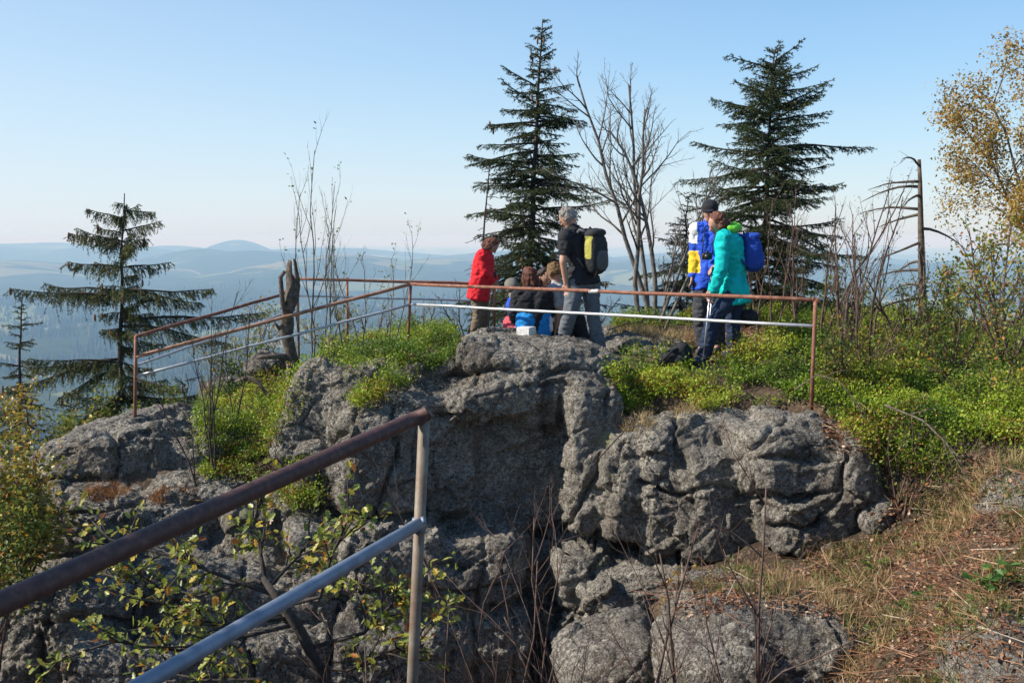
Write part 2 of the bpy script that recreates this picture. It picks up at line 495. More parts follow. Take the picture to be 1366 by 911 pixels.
# ================================================================== LARGE STRUCTURE
# ---- valley and far hills: one sheet to the horizon
def tps(pts):
    pts = np.array(pts, float); XY, Z = pts[:, :2], pts[:, 2]
    n = len(XY)
    d = np.linalg.norm(XY[:, None] - XY[None], axis=2)
    K = d ** 2 * np.log(d + 1e-9) + np.eye(n) * .02
    Pm = np.concatenate([np.ones((n, 1)), XY], 1)
    A = np.zeros((n + 3, n + 3)); A[:n, :n] = K; A[:n, n:] = Pm; A[n:, :n] = Pm.T
    w = np.linalg.solve(A, np.concatenate([Z, np.zeros(3)]))
    def f(x, y):
        x = np.asarray(x, float); y = np.asarray(y, float)
        r = w[n] + w[n + 1] * x + w[n + 2] * y
        for i in range(n):
            dd = np.hypot(x - XY[i, 0], y - XY[i, 1]); r = r + w[i] * dd ** 2 * np.log(dd + 1e-9)
        return r
    return f

PEAKS = [(315, 320, 9500, 330), (335, 334, 9300, 700), (268, 331, 9800, 600), (225, 328, 15000, 900), (60, 323, 15500, 1500), (150, 326, 12500, 900), (-40, 326, 13000, 1200),
         (20, 345, 8200, 700), (190, 352, 7000, 800), (120, 372, 5200, 700), (460, 340, 8000, 800), (585, 344, 6500, 600), (520, 352, 5800, 500),
         (400, 366, 5200, 600), (270, 385, 4200, 480), (30, 395, 4000, 500), (620, 360, 5200, 450), (820, 350, 6500, 700), (900, 344, 8500, 900),
         (1120, 350, 6500, 800), (1330, 345, 8000, 900), (700, 334, 12000, 1200), (1000, 332, 13000, 1500), (430, 330, 14000, 1500), (150, 430, 3000, 260), (520, 420, 3200, 400)]
def valley_z(x, y):
    r = np.hypot(x, y)
    P = np.stack([x, y, np.zeros_like(x)], -1)
    base = -320 + 190 * fbm(P / 1700, 5, 3, .55) + 60 * np.clip(fbm(P / 6000, 3, 9), -1, 1) * sstep(3000, 9000, r)
    for px, py, D, sg in PEAKS:
        if D > 7500 and D != 9500: D *= .72; sg *= .72
        c = W(px, py, D)
        h = c[2] + 285
        g = np.hypot(x - c[0], (y - c[1]) * .8) / sg
        base = np.maximum(base, -290 + h * np.exp(-.5 * g * g) + 16 * fbm(P / 450, 4, 5)) if h > 0 else base
    m = -9 - .42 * r
    k = 12.0
    z = np.where(m > base, m, base)
    return z
aa = np.concatenate([np.arange(-32, 32, .2), np.arange(32, 328, 4.0)]) * pi / 180
rr = np.concatenate([[0], np.geomspace(30, 31000, 230)])
A_, R_ = np.meshgrid(aa, rr)
X_ = (np.sin(A_) * R_).ravel(); Y_ = (np.cos(A_) * R_).ravel()
Z_ = valley_z(X_, Y_)
na, nr = len(aa), len(rr)
i = np.arange(nr - 1)[:, None] * na; j = np.arange(na)[None]; k = (j + 1) % na
Fv = np.stack([i + j, i + na + j, i + na + k, i + k], -1).reshape(-1, 4)[:, ::-1]
mb = MB(); mb.add(np.stack([X_, Y_, Z_], 1), Fv)
m, nt, b, out = newmat('valley_ground')
pos = geo_pos(nt)
flat = N(nt, 'ShaderNodeMapping'); nt.links.new(pos, flat.inputs[0]); flat.inputs['Scale'].default_value = (1, 1, 0)
fo = noise(nt, .0011, 5, .62, flat.outputs[0], .8)
vo = N(nt, 'ShaderNodeTexVoronoi'); vo.inputs['Scale'].default_value = .0035; nt.links.new(flat.outputs[0], vo.inputs['Vector'])
fc = ramp(nt, [(0, (.09, .12, .035)), (.35, (.14, .17, .05)), (.65, (.19, .16, .09)), (1, (.11, .15, .045))], vo.outputs['Color'])
fn = noise(nt, .02, 4, .7, pos)
fr = ramp(nt, [(.3, (.016, .026, .012)), (.7, (.05, .06, .022))], fn.outputs[0])
nt.links.new(mixc(nt, fr.outputs[0], fc.outputs[0], ramp(nt, [(.57, (0, 0, 0)), (.585, (1, 1, 1))], fo.outputs[0]).outputs[0]), b.inputs['Base Color'])
b.inputs['Roughness'].default_value = 1; b.inputs['Specular IOR Level'].default_value = 0
tag(mb.build('valley_ground', m), kind='structure')

# ---- the wood far below: reads as one mass
mb = MB()
n = 26000
th = RNG.uniform(-.5, .3, n); r_ = 700 * np.exp(RNG.uniform(0, 1.9, n))
x, y = np.sin(th) * r_, np.cos(th) * r_
keep = fbm(np.stack([x, y, x * 0], 1) / 420, 3, 21) < .12
x, y = x[keep], y[keep]; z = valley_z(x, y)
CV = np.array([(0, 0, 0.0), (0, 1, 0), (0, .3, -.95), (0, -.81, -.59), (0, -.81, .59), (0, .31, .95), (1, 0, 0)])
CF = [(1, 2, 6), (2, 3, 6), (3, 4, 6), (4, 5, 6), (5, 1, 6)]
h = RNG.uniform(13, 26, len(x))
inst(mb, CV, CF, np.stack([x, y, z], 1), np.repeat([[0, 0, 1.0]], len(x), 0), np.stack([h, h * .2, h * .2], 1))
wm = leafmat('far_wood', [(0, (.014, .024, .011)), (.7, (.03, .045, .016)), (.92, (.07, .065, .02)), (1, (.14, .09, .02))], 1, 0)
tag(mb.build('distant_forest', wm, smooth=False), 'dark conifer forest covering the hazy valley floor', 'forest', kind='stuff')

# ---- haze
bm_v, bm_f = np.array([(a, b_, c) for a in (-1, 1) for b_ in (-1, 1) for c in (0, 1)], float), [(0, 1, 3, 2), (4, 6, 7, 5), (0, 4, 5, 1), (2, 3, 7, 6), (0, 2, 6, 4), (1, 5, 7, 3)]
lo, hi = Z_.min() - 1.5, 9.0
bm_v = bm_v * np.array((34000, 34000, hi - lo)) + np.array((0, 0, lo))
mb = MB(); mb.add(bm_v, bm_f)
m = bpy.data.materials.new('haze'); m.use_nodes = True; nt = m.node_tree
nt.nodes.remove(nt.nodes['Principled BSDF'])
pv = nt.nodes.new('ShaderNodeVolumePrincipled')
pv.inputs['Absorption Color'].default_value = (1, 1, 1, 1); pv.inputs['Color'].default_value = (.40, .68, 1.0, 1); pv.inputs['Density'].default_value = 1.9e-4; pv.inputs['Anisotropy'].default_value = 0.0
nt.links.new(pv.outputs[0], nt.nodes['Material Output'].inputs['Volume'])
tag(mb.build('haze', m, smooth=False), 'pale blue haze filling the valley', 'haze', kind='stuff')

# ---- the summit ground
def C(px, py, Y): return tuple(W(px, py, Y))
top_pts = [C(543, 478, 13.5), C(400, 520, 13), C(330, 560, 12.6), C(285, 640, 11.3), C(260, 575, 12.6), C(180, 575, 12.1), C(60, 600, 11.8), C(480, 552, 11.4), C(610, 452, 14.2), C(630, 482, 11.4),
           C(560, 500, 11.8), C(700, 458, 12.6), C(775, 480, 12.2), C(860, 452, 14), C(900, 484, 11.6), C(975, 474, 11.6), C(1083, 541, 9.9), C(1150, 560, 9.5), C(1250, 590, 8.9), C(1366, 610, 8.3),
           C(1366, 475, 12), C(1220, 480, 12), C(1100, 450, 14), C(1000, 434, 15.5), C(860, 436, 16), C(638, 450, 15.6), C(520, 460, 15.5), C(430, 480, 15.5), C(820, 510, 10.9), C(930, 525, 10.6),
           (-10, 12, -6.5), (-9, 16, -6.5), (-5.5, 15.5, -3.6), (-4, 19, -4.4), (-8, 22, -9), (0, 20, -2.6), (3, 20, -2.3), (7, 20, -2.0), (12, 20, -2), (12, 12, -1.2), (12, 7, -1.4),
           (0, 27, -7), (6, 27, -6), (14, 28, -6), (-8, 30, -14), (-12, 25, -14), (-14, 16, -12), (-14, 8, -9)]
bot_pts = [C(1366, 640, 7.7), C(1300, 720, 7.5), C(1210, 735, 8.5), C(1100, 775, 8.6), C(1180, 885, 6.5), C(1010, 790, 8.9), C(900, 830, 9.1), (0.1, 9.2, -5.0), (-1.5, 9, -5.4), (-3.5, 9, -5.6), (-6, 9.2, -5.5),
           (-8, 9, -6), (-12, 9, -8), (0, 6, -5.2), (-3, 6, -5.8), (1.6, 7.2, -3.8), C(1300, 840, 6.2), (3.2, 5, -1.9), (4, 6.2, -1.6), (6, 7, -1.5), (12, 7, -1.2), (2.6, 4.6, -2.3), (1.2, 5.2, -3.6), (10, 3, -1.4),
           (0, 13, -3.2), (5, 12, -1.6), (-5, 13, -4), (-12, 14, -8)]
fT, fB = tps(top_pts), tps(bot_pts)
def yc(x):   # where the cliff stands
    return np.interp(x, [-14, -6, -4.6, -3, -1.5, 0, 1, 2, 2.8, 3.4, 4.5, 14], [10.6, 10.9, 11.0, 10.9, 11.1, 11.2, 10.7, 10.3, 9.9, 9.1, 8.2, 6])
def ground_z(x, y, detail=True):
    x = np.asarray(x, float); y = np.asarray(y, float)
    s = sstep(-.25, .35, y - yc(x))
    z = fB(x, y) * (1 - s) + fT(x, y) * s
    # the knoll the camera stands on
    kx = np.interp(x, [-6, -2.5, 1.2, 2.2, 6], [2.6, 3.0, 3.2, 4.2, 5.2])
    kn = 1 - sstep(0, .9, y - kx)
    z = z * (1 - kn) + kn * (-1.72 + .08 * np.sin(x * 2))
    z = np.maximum(z, -30)
    rad = np.maximum(np.abs(x) / 14.0, np.where(y > 12, (y - 12) / 22.0, (12 - y) / 18.0))
    ed = sstep(.8, 1.0, rad)
    z = z * (1 - ed) + ed * (-12 - .42 * np.hypot(x, y))
    if detail:
        P = np.stack([x, y, z * .5], -1)
        z = z + .10 * fbm(P / 1.1, 4, 31) + .025 * fbm(P / .16, 3, 37)
    return z
gx = np.arange(-14, 14.01, .085); gy = np.arange(-6, 34.01, .085)
GX, GY = np.meshgrid(gx, gy)
GZ = ground_z(GX.ravel(), GY.ravel())
nx, ny = len(gx), len(gy)
i = np.arange(ny - 1)[:, None] * nx; j = np.arange(nx - 1)[None]
Fg = np.stack([i + j, i + j + 1, i + nx + j + 1, i + nx + j], -1).reshape(-1, 4)
Vg = np.stack([GX.ravel(), GY.ravel(), GZ], 1)
mb = MB(); mb.add(Vg, Fg)
m, nt, b, out = newmat('summit_soil')
pos = geo_pos(nt)
n1 = noise(nt, 1.5, 5, .6, pos); n2 = noise(nt, 28, 5, .7, pos, .4); n3 = noise(nt, 9, 4, .6, pos)
c = ramp(nt, [(.35, (.04, .027, .02)), (.55, (.105, .07, .048)), (.72, (.19, .135, .1))], n1.outputs[0]).outputs[0]
c = mixc(nt, c, (.27, .2, .14), ramp(nt, [(.5, (0, 0, 0)), (.64, (.8, .8, .8))], n2.outputs[0]).outputs[0])
c = mixc(nt, c, (.06, .08, .02), ramp(nt, [(.55, (0, 0, 0)), (.7, (.7, .7, .7))], n3.outputs[0]).outputs[0])
nt.links.new(c, b.inputs['Base Color']); b.inputs['Roughness'].default_value = .95; b.inputs['Specular IOR Level'].default_value = .15
b1 = bump(nt, n2.outputs[0], .9, .04); bump(nt, noise(nt, 90, 3, .7, pos).outputs[0], .8, .015, b, b1)
tag(mb.build('summit_ground', m), kind='structure')

# ---- the granite outcrop: rounded blocks grown together, then weathered
def block(mb, x0, y0, x1, y1, Yf, D, e=3.2, yaw=0, roll=0, pitch=0, z_off=0, grow=False):
    c = W((x0 + x1) / 2, (y0 + y1) / 2, Yf)
    zt = W(c[0], y0, Yf + .32 * D)[2]; zb = W(c[0], y1, Yf)[2]
    hx = (x1 - x0) / 2 * Yf / FPX; hz = (zt - zb) / 2; c[2] = (zt + zb) / 2
    c = c + np.array((0, D / 2, z_off))
    if grow: e = e * 1.6 + .6; hx *= 1.03
    V, F = sellip(c, (hx, D / 2, hz), e, rot(math.radians(yaw), math.radians(roll), math.radians(pitch)), 4)
    V = V + .05 * np.stack([fbm(V / .5 + s, 2, 3) for s in (0, 40, 80)], 1)
    mb.add(V, F)

BL = [
 # x0, y0, x1, y1, Yfront, depth, exponent, yaw, roll, pitch
 (606, 458, 824, 570, 10.5, 2.2, 3.0, 0, 4, 0),
 (570, 496, 730, 562, 10.3, 1.8, 3.2, 12, -10, 0),
 (540, 530, 780, 720, 10.75, 1.4, 6, 0, 0, -4),
 (690, 500, 775, 575, 10.55, 1.2, 3.4, 0, 0, 0),
 (740, 496, 816, 726, 10.2, 1.5, 4, 12, 3, 0),
 (765, 492, 840, 610, 10.4, 1.4, 3.4, -8, 0, 0),
 (478, 512, 618, 698, 10.45, 1.5, 4.2, 14, 4, 0),
 (420, 540, 536, 696, 10.1, 1.6, 4.0, 18, 5, 0),
 (420, 496, 580, 600, 10.75, 1.8, 3.6, 0, -6, -12),
 (362, 494, 500, 660, 10.8, 1.6, 3.4, 0, 22, -12),
 (375, 590, 470, 690, 10.45, 1.4, 3.4, 10, 10, 0),
 (535, 474, 670, 570, 10.9, 1.8, 3.2, 0, -22, 0),
 # lower tier
 (355, 682, 490, 800, 10.05, 1.8, 4, 10, 4, 0),
 (435, 690, 580, 850, 9.8, 1.8, 4.4, 10, 0, 0),
 (400, 810, 590, 1060, 9.55, 1.9, 4.2, 8, 0, 0),
 (550, 704, 648, 860, 9.95, 1.6, 4.2, 6, 0, 0),
 (606, 702, 706, 812, 10.0, 1.6, 4.2, -5, 3, 0),
 (550, 795, 712, 1080, 9.85, 1.7, 4.2, 4, 0, 0),
 (680, 714, 780, 1080, 10.5, 1.5, 5, 0, 0, 0),
 (728, 716, 806, 850, 10.05, 1.6, 4, 8, -4, 0),
 (728, 820, 816, 1080, 9.9, 1.6, 4, 10, 0, 0),
 (772, 742, 940, 870, 9.65, 1.8, 3.8, 6, -16, 0),
 (752, 836, 900, 1060, 9.3, 1.8, 3.8, 10, -18, 0),
 # right hand boulders
 (786, 566, 915, 735, 9.95, 1.6, 4, 12, 3, 0),
 (845, 556, 970, 750, 9.8, 1.6, 4.2, 5, -3, 0),
 (895, 585, 1028, 758, 9.6, 1.7, 4, 8, 4, 0),
 (862, 545, 1020, 640, 9.9, 1.8, 3.6, 0, -6, 0),
 (983, 562, 1146, 672, 9.2, 2.0, 3.8, 10, 3, 0),
 (1010, 640, 1150, 752, 9.1, 1.9, 3.2, 8, -8, 0),
 (1085, 582, 1206, 704, 9.1, 1.9, 3.0, -14, -22, 0),
 (1020, 545, 1175, 625, 9.5, 1.8, 3.2, 0, 8, 0),
 # left rocks
 (36, 567, 225, 700, 11.2, 1.8, 3.2, 0, -7, 0),
 (140, 568, 300, 690, 11.35, 1.7, 3.2, 0, 10, 0),
 (-160, 625, 120, 800, 10.9, 2.0, 3.6, 0, -12, 0),
 (40, 640, 260, 800, 10.6, 2.2, 3.6, 0, 5, 0),
 (170, 628, 350, 790, 10.8, 2.0, 3.4, 0, 6, 0),
 (270, 650, 440, 800, 10.45, 2.0, 3.6, 8, 5, 0),
 (-160, 770, 80, 1060, 9.7, 2.0, 4, 0, 0, 0),
 (40, 752, 190, 900, 9.6, 1.9, 4, 8, 0, 0),
 (80, 830, 270, 1060, 9.25, 1.9, 4, -6, 0, 0),
 (150, 736, 340, 880, 9.8, 1.8, 4, 8, 6, 0),
 (240, 826, 450, 1060, 9.45, 1.8, 4, 0, 0, 0),
 (300, 752, 460, 860, 9.9, 1.7, 4, 0, -6, 0),
 # backing
 (380, 585, 1110, 1150, 11.0, 1.6, 8, 0, 0, 0),
 (-150, 690, 480, 1150, 10.9, 1.8, 8, 0, 0, 0),
 # slabs lying in the path
 (808, 452, 950, 500, 12.1, 3.0, 2.6, 0, 2, 0),
 (560, 462, 700, 500, 12.0, 1.4, 2.4, 0, 0, 0),
]
CR = [[(425, 690), (500, 692), (560, 700), (640, 703), (720, 712), (760, 728), (830, 740), (920, 750)], [(428, 690), (424, 640), (432, 600), (470, 556), (500, 500)],
      [(522, 540), (530, 600), (512, 650), (500, 692)], [(585, 556), (640, 560), (690, 556), (718, 540), (735, 512)], [(748, 520), (744, 620), (740, 715)], [(816, 510), (806, 590), (792, 640), (748, 712)],
      [(826, 590), (806, 660), (790, 735)], [(1008, 640), (1006, 690), (1026, 752)], [(1048, 556), (1012, 588), (984, 612), (1000, 645)], [(905, 552), (900, 600), (918, 650), (905, 750)],
      [(1012, 655), (1060, 664), (1120, 652)], [(1000, 610), (1060, 614), (1120, 606)], [(1132, 605), (1124, 660), (1092, 696)], [(1020, 702), (1080, 707), (1120, 690)], [(850, 640), (900, 660), (950, 650), (1005, 668)],
      [(690, 715), (688, 800), (692, 940)], [(728, 722), (736, 820), (714, 940)], [(800, 745), (776, 800), (745, 860), (735, 940)], [(925, 752), (915, 800), (850, 852), (770, 930)], [(642, 705), (648, 760), (630, 830), (640, 940)],
      [(556, 700), (560, 820), (552, 940)], [(475, 694), (470, 780), (440, 832), (430, 940)], [(368, 690), (376, 760), (330, 800)], [(560, 780), (620, 790), (690, 782)], [(700, 820), (740, 812), (800, 826)], [(440, 800), (500, 792), (556, 800)],
      [(20, 692), (120, 684), (200, 664), (290, 668)], [(-20, 752), (60, 745), (160, 738), (260, 745), (350, 726)], [(52, 830), (60, 940)], [(182, 750), (174, 830), (192, 940)], [(330, 745), (318, 820), (345, 940)], [(60, 832), (120, 826), (175, 838)],
      [(190, 858), (250, 850), (320, 858)], [(150, 575), (160, 620), (148, 680)], [(40, 640), (90, 630), (150, 640)], [(600, 500), (660, 494), (720, 500), (800, 486)], [(560, 560), (556, 620), (566, 700)], [(390, 620), (430, 608), (470, 612)]]
SEG = []
for pl in CR:
    q = np.array([W(x, y, 10.15)[[0, 2]] for x, y in pl])
    SEG += [(q[i_], q[i_ + 1]) for i_ in range(len(q) - 1)]
def joints(V, Nn):
    w = np.stack([V[:, 0] / 1.0 * (10.15 / V[:, 1]), V[:, 2] * (10.15 / V[:, 1])], 1)
    w = w + .05 * np.stack([fbm(V / .3, 3, 201), fbm(V / .3, 3, 202)], 1)
    d = np.full(len(V), 9.0)
    for a, b_ in SEG:
        ab = b_ - a; t = np.clip(((w - a) @ ab) / (ab @ ab), 0, 1)
        d = np.minimum(d, np.linalg.norm(w - (a + t[:, None] * ab), axis=1))
    k = np.clip(.75 + .9 * fbm(V / .5, 2, 205), .15, 1.3) * sstep(.15, -.25, Nn[:, 1])
    return -(.10 * np.exp(-(d / .02) ** 2) + .022 * np.exp(-(d / .07) ** 2)) * k
def weather(V, Nn, amp=1.0, s=0, jn=False):
    big = fbm(V / .62 + s, 3, 41)
    f1, f2 = worley(V / np.array((.85, .85, .6)) + .3 * np.stack([fbm(V / .4, 2, 51), fbm(V / .4, 2, 52), fbm(V / .4, 2, 53)], 1) + s, 5)
    crack = -np.exp(-((f2 - f1) / .035) ** 2)
    warp = V + .06 * np.stack([fbm(V / .2, 2, 71), fbm(V / .2, 2, 72), fbm(V / .2, 2, 73)], 1)
    g1, g2 = worley(warp / .17 + s, 9)
    rid = fbm(V / .22 + s, 4, 61, .6)
    fine = fbm(V / .055 + s, 3, 66, .65)
    # ledges: near-horizontal partings
    st = np.abs(fbm(np.stack([V[:, 0] * .35, V[:, 1] * .35, V[:, 2] * 1.6], 1) + s, 3, 77))
    led = -np.exp(-(st / .035) ** 2)
    # facets: cells that stand a little proud or back, with abrupt edges
    wp = V + .10 * np.stack([fbm(V / .35, 3, 81), fbm(V / .35, 3, 82), fbm(V / .35, 3, 83)], 1)
    cell = np.stack([vnoise(np.floor(wp / np.array((.42, .42, .3)) + .3 * k) * 1.37 + k * 9.1 + .5, 85 + k) for k in (0, 1)], 1).sum(1)
    wf = V + .03 * np.stack([fbm(V / .12, 3, 91), fbm(V / .12, 3, 92), fbm(V / .12, 3, 93)], 1)
    fc = .075 * facets(wf / np.array((.7, .7, .55)) + s, 300) + .022 * facets(wf / .2 + s, 320)
    d = .03 * big + .03 * crack + .012 * rid + .02 * fine - .006 * g1 + .022 * led + fc
    d = d + .009 * fbm(V / .028 + s, 2, 68) - .008 * worley(V / .05 + s, 15)[0]
    d = d * amp + (joints(V, Nn) if jn else 0)
    return V + Nn * d[:, None]
mb = MB()
for q in BL: block(mb, *q, grow=q[6] < 6 and q[1] > 452)
Vr, Fr, Nr = remesh(mb, None, .022, 1, .5)
Vr = weather(Vr, Nr, 1.0, 0, True)
rk = MB(); rk.add(Vr, Fr)
tag(rk.build('granite_outcrop', M['rock']), kind='structure')

SURF = [(Vg, Fg), (Vr, Fr)]
def boulder(label, blocks, s, voxel=.03, mat='rock2', cat='boulder'):
    mb = MB()
    for q in blocks: block(mb, *q)
    V, F, Nn = remesh(mb, None, voxel, 2)
    V = weather(V, Nn, .8, s)
    o = MB(); o.add(V, F)
    c = (V.min(0) + V.max(0)) / 2; c[2] = V[:, 2].min()
    ob = o.build('boulder', M[mat], base=c); tag(ob, label, cat)
    SURF.append((V, F))
boulder('big rounded dark granite boulder at the foot of the cliff, with bare saplings in front', [(900, 806, 1205, 1030, 6.9, 1.6, 3.6, 4, 5, 0), (890, 840, 1060, 1000, 6.8, 1.2, 3.4, 0, -4, 0)], 3, .022)
boulder('small pale stone wedged in the dark hollow under the overhanging rock', [(1158, 664, 1206, 722, 9.0, .5, 2.5, 0, 20, 0)], 9, .02)
boulder('grey boulder low in the right corner of the view beside the dry slope', [(1340, 835, 1600, 1150, 5.0, 1.3, 2.8, 0, -24, 0)], 14, .018)
boulder('grey boulder at the right edge of the view above the brown slope', [(1372, 622, 1520, 780, 7.2, 1.1, 2.8, 0, -10, 0)], 19, .022)
boulder('low grey slab between the big dark boulder and the cliff face', [(742, 850, 905, 1010, 7.9, 1.3, 3.6, 0, -18, 0)], 23, .024)
boulder('grey rock lying beside the forked dead stump in the bilberries', [(318, 472, 372, 512, 13.6, .7, 2.6, 0, 10, 0), (262, 500, 330, 545, 13.9, .8, 2.5, 0, 0, 0)], 29, .025)

off = 0; allv = []; allf = []
for V, F in SURF:
    allv.append(V); allf.append(F + off); off += len(V)
BVH = BVHTree.FromPolygons(np.concatenate(allv).tolist(), np.concatenate(allf).tolist())
def drop(x, y, z0=8.0):
    h = BVH.ray_cast(Vector((float(x), float(y), z0)), Vector((0, 0, -1)))
    return (np.array(h[0]), np.array(h[1])) if h[0] is not None else (None, None)
def gz(x, y):
    p, _ = drop(x, y)
    return p[2] if p is not None else float(ground_z(np.array([x]), np.array([y]))[0])
# ================================================================== TREES AND PLANTS
def rv(): return norm(RNG.normal(size=3))
def polyline(p, d, L, n, wander, droop=0.0, up=0.0):
    P = [np.array(p, float)]; d = norm(d)
    for k in range(n):
        d = norm(d + wander * RNG.normal(size=3) + np.array((0, 0, up - droop)))
        P.append(P[-1] + d * (L / n))
    return np.array(P)
def at(P, t):
    x = t * (len(P) - 1); i = min(int(x), len(P) - 2)
    return P[i] + (P[i + 1] - P[i]) * (x - i), norm(P[i + 1] - P[i])

def bare(mbT, mbC, p, d, L, r, lev, ends, wander=.09, up=.05, kids=(7, 5, 4, 3), spread=.75, maxlev=3, ang=None, first=.3):
    n = 8 if lev == 0 else 5
    P = polyline(p, d, L, n, wander, 0, up if lev else up * .4)
    R = np.linspace(r, r * (.3 if lev == 0 else .22), n + 1)
    ptube(mbT if lev == 0 else mbC, P, R, 7 if lev == 0 else (5 if lev == 1 else 3))
    if lev < maxlev:
        for k in range(kids[lev]):
            t = first + (1 - first) * (k + RNG.random()) / kids[lev]
            q, dd = at(P, min(t, .98))
            side = norm(np.cross(dd, rv()))
            nd = norm(dd + side * spread * RNG.uniform(.7, 1.3))
            bare(mbT, mbC, q, nd, L * RNG.uniform(.35, .6) * (1.12 - .8 * t), max(r * .5 * (1.05 - .5 * t), .0022), lev + 1, ends, wander * 1.25, up, kids, spread, maxlev, None, .2)
    if lev >= maxlev - 1: ends.append((P[-1], P[-1] - P[-2])); ends.append((P[len(P) // 2], P[-1] - P[-2]))

def leaves_at(mb, ends, per, spread, size, tmpl, droop=.3, col=None):
    if not ends: return
    E = np.array([e[0] for e in ends]); D = norm(np.array([e[1] for e in ends]))
    E = np.repeat(E, per, 0); D = np.repeat(D, per, 0)
    pos = E + RNG.normal(size=E.shape) * spread
    dr = norm(D * .5 + RNG.normal(size=E.shape) * .8 + np.array((0, 0, -droop)))
    s = size * RNG.uniform(.6, 1.25, len(pos))
    inst(mb, tmpl[0], tmpl[1], pos, dr, s, col(len(pos)) if col else None)

def bare_tree(name, label, cat, base, stems, bark, group=None, leafs=None, leafmat_=None, **kw):
    t = thing(name, label, cat, base, group)
    T = MB(); Cc = MB(); ends = []
    for (dx, dy, tip, r) in stems:
        p = np.array(base, float) + np.array((dx, dy, -.1))
        tip = np.array(tip, float); L = np.linalg.norm(tip - p)
        bare(T, Cc, p, tip - p, L * .93, r, 0, ends, **kw)
    T.build('trunk', bark, t)
    if Cc.n: Cc.build('branches', bark, t)
    if leafs:
        l = MB(); per, spread, size, frac, tm, colf = leafs
        e2 = [e for e in ends if RNG.random() < frac]
        if e2:
            leaves_at(l, e2, per, spread, size, tm, .3, colf)
            l.build('leaves', leafmat_, t, smooth=False)
    return t

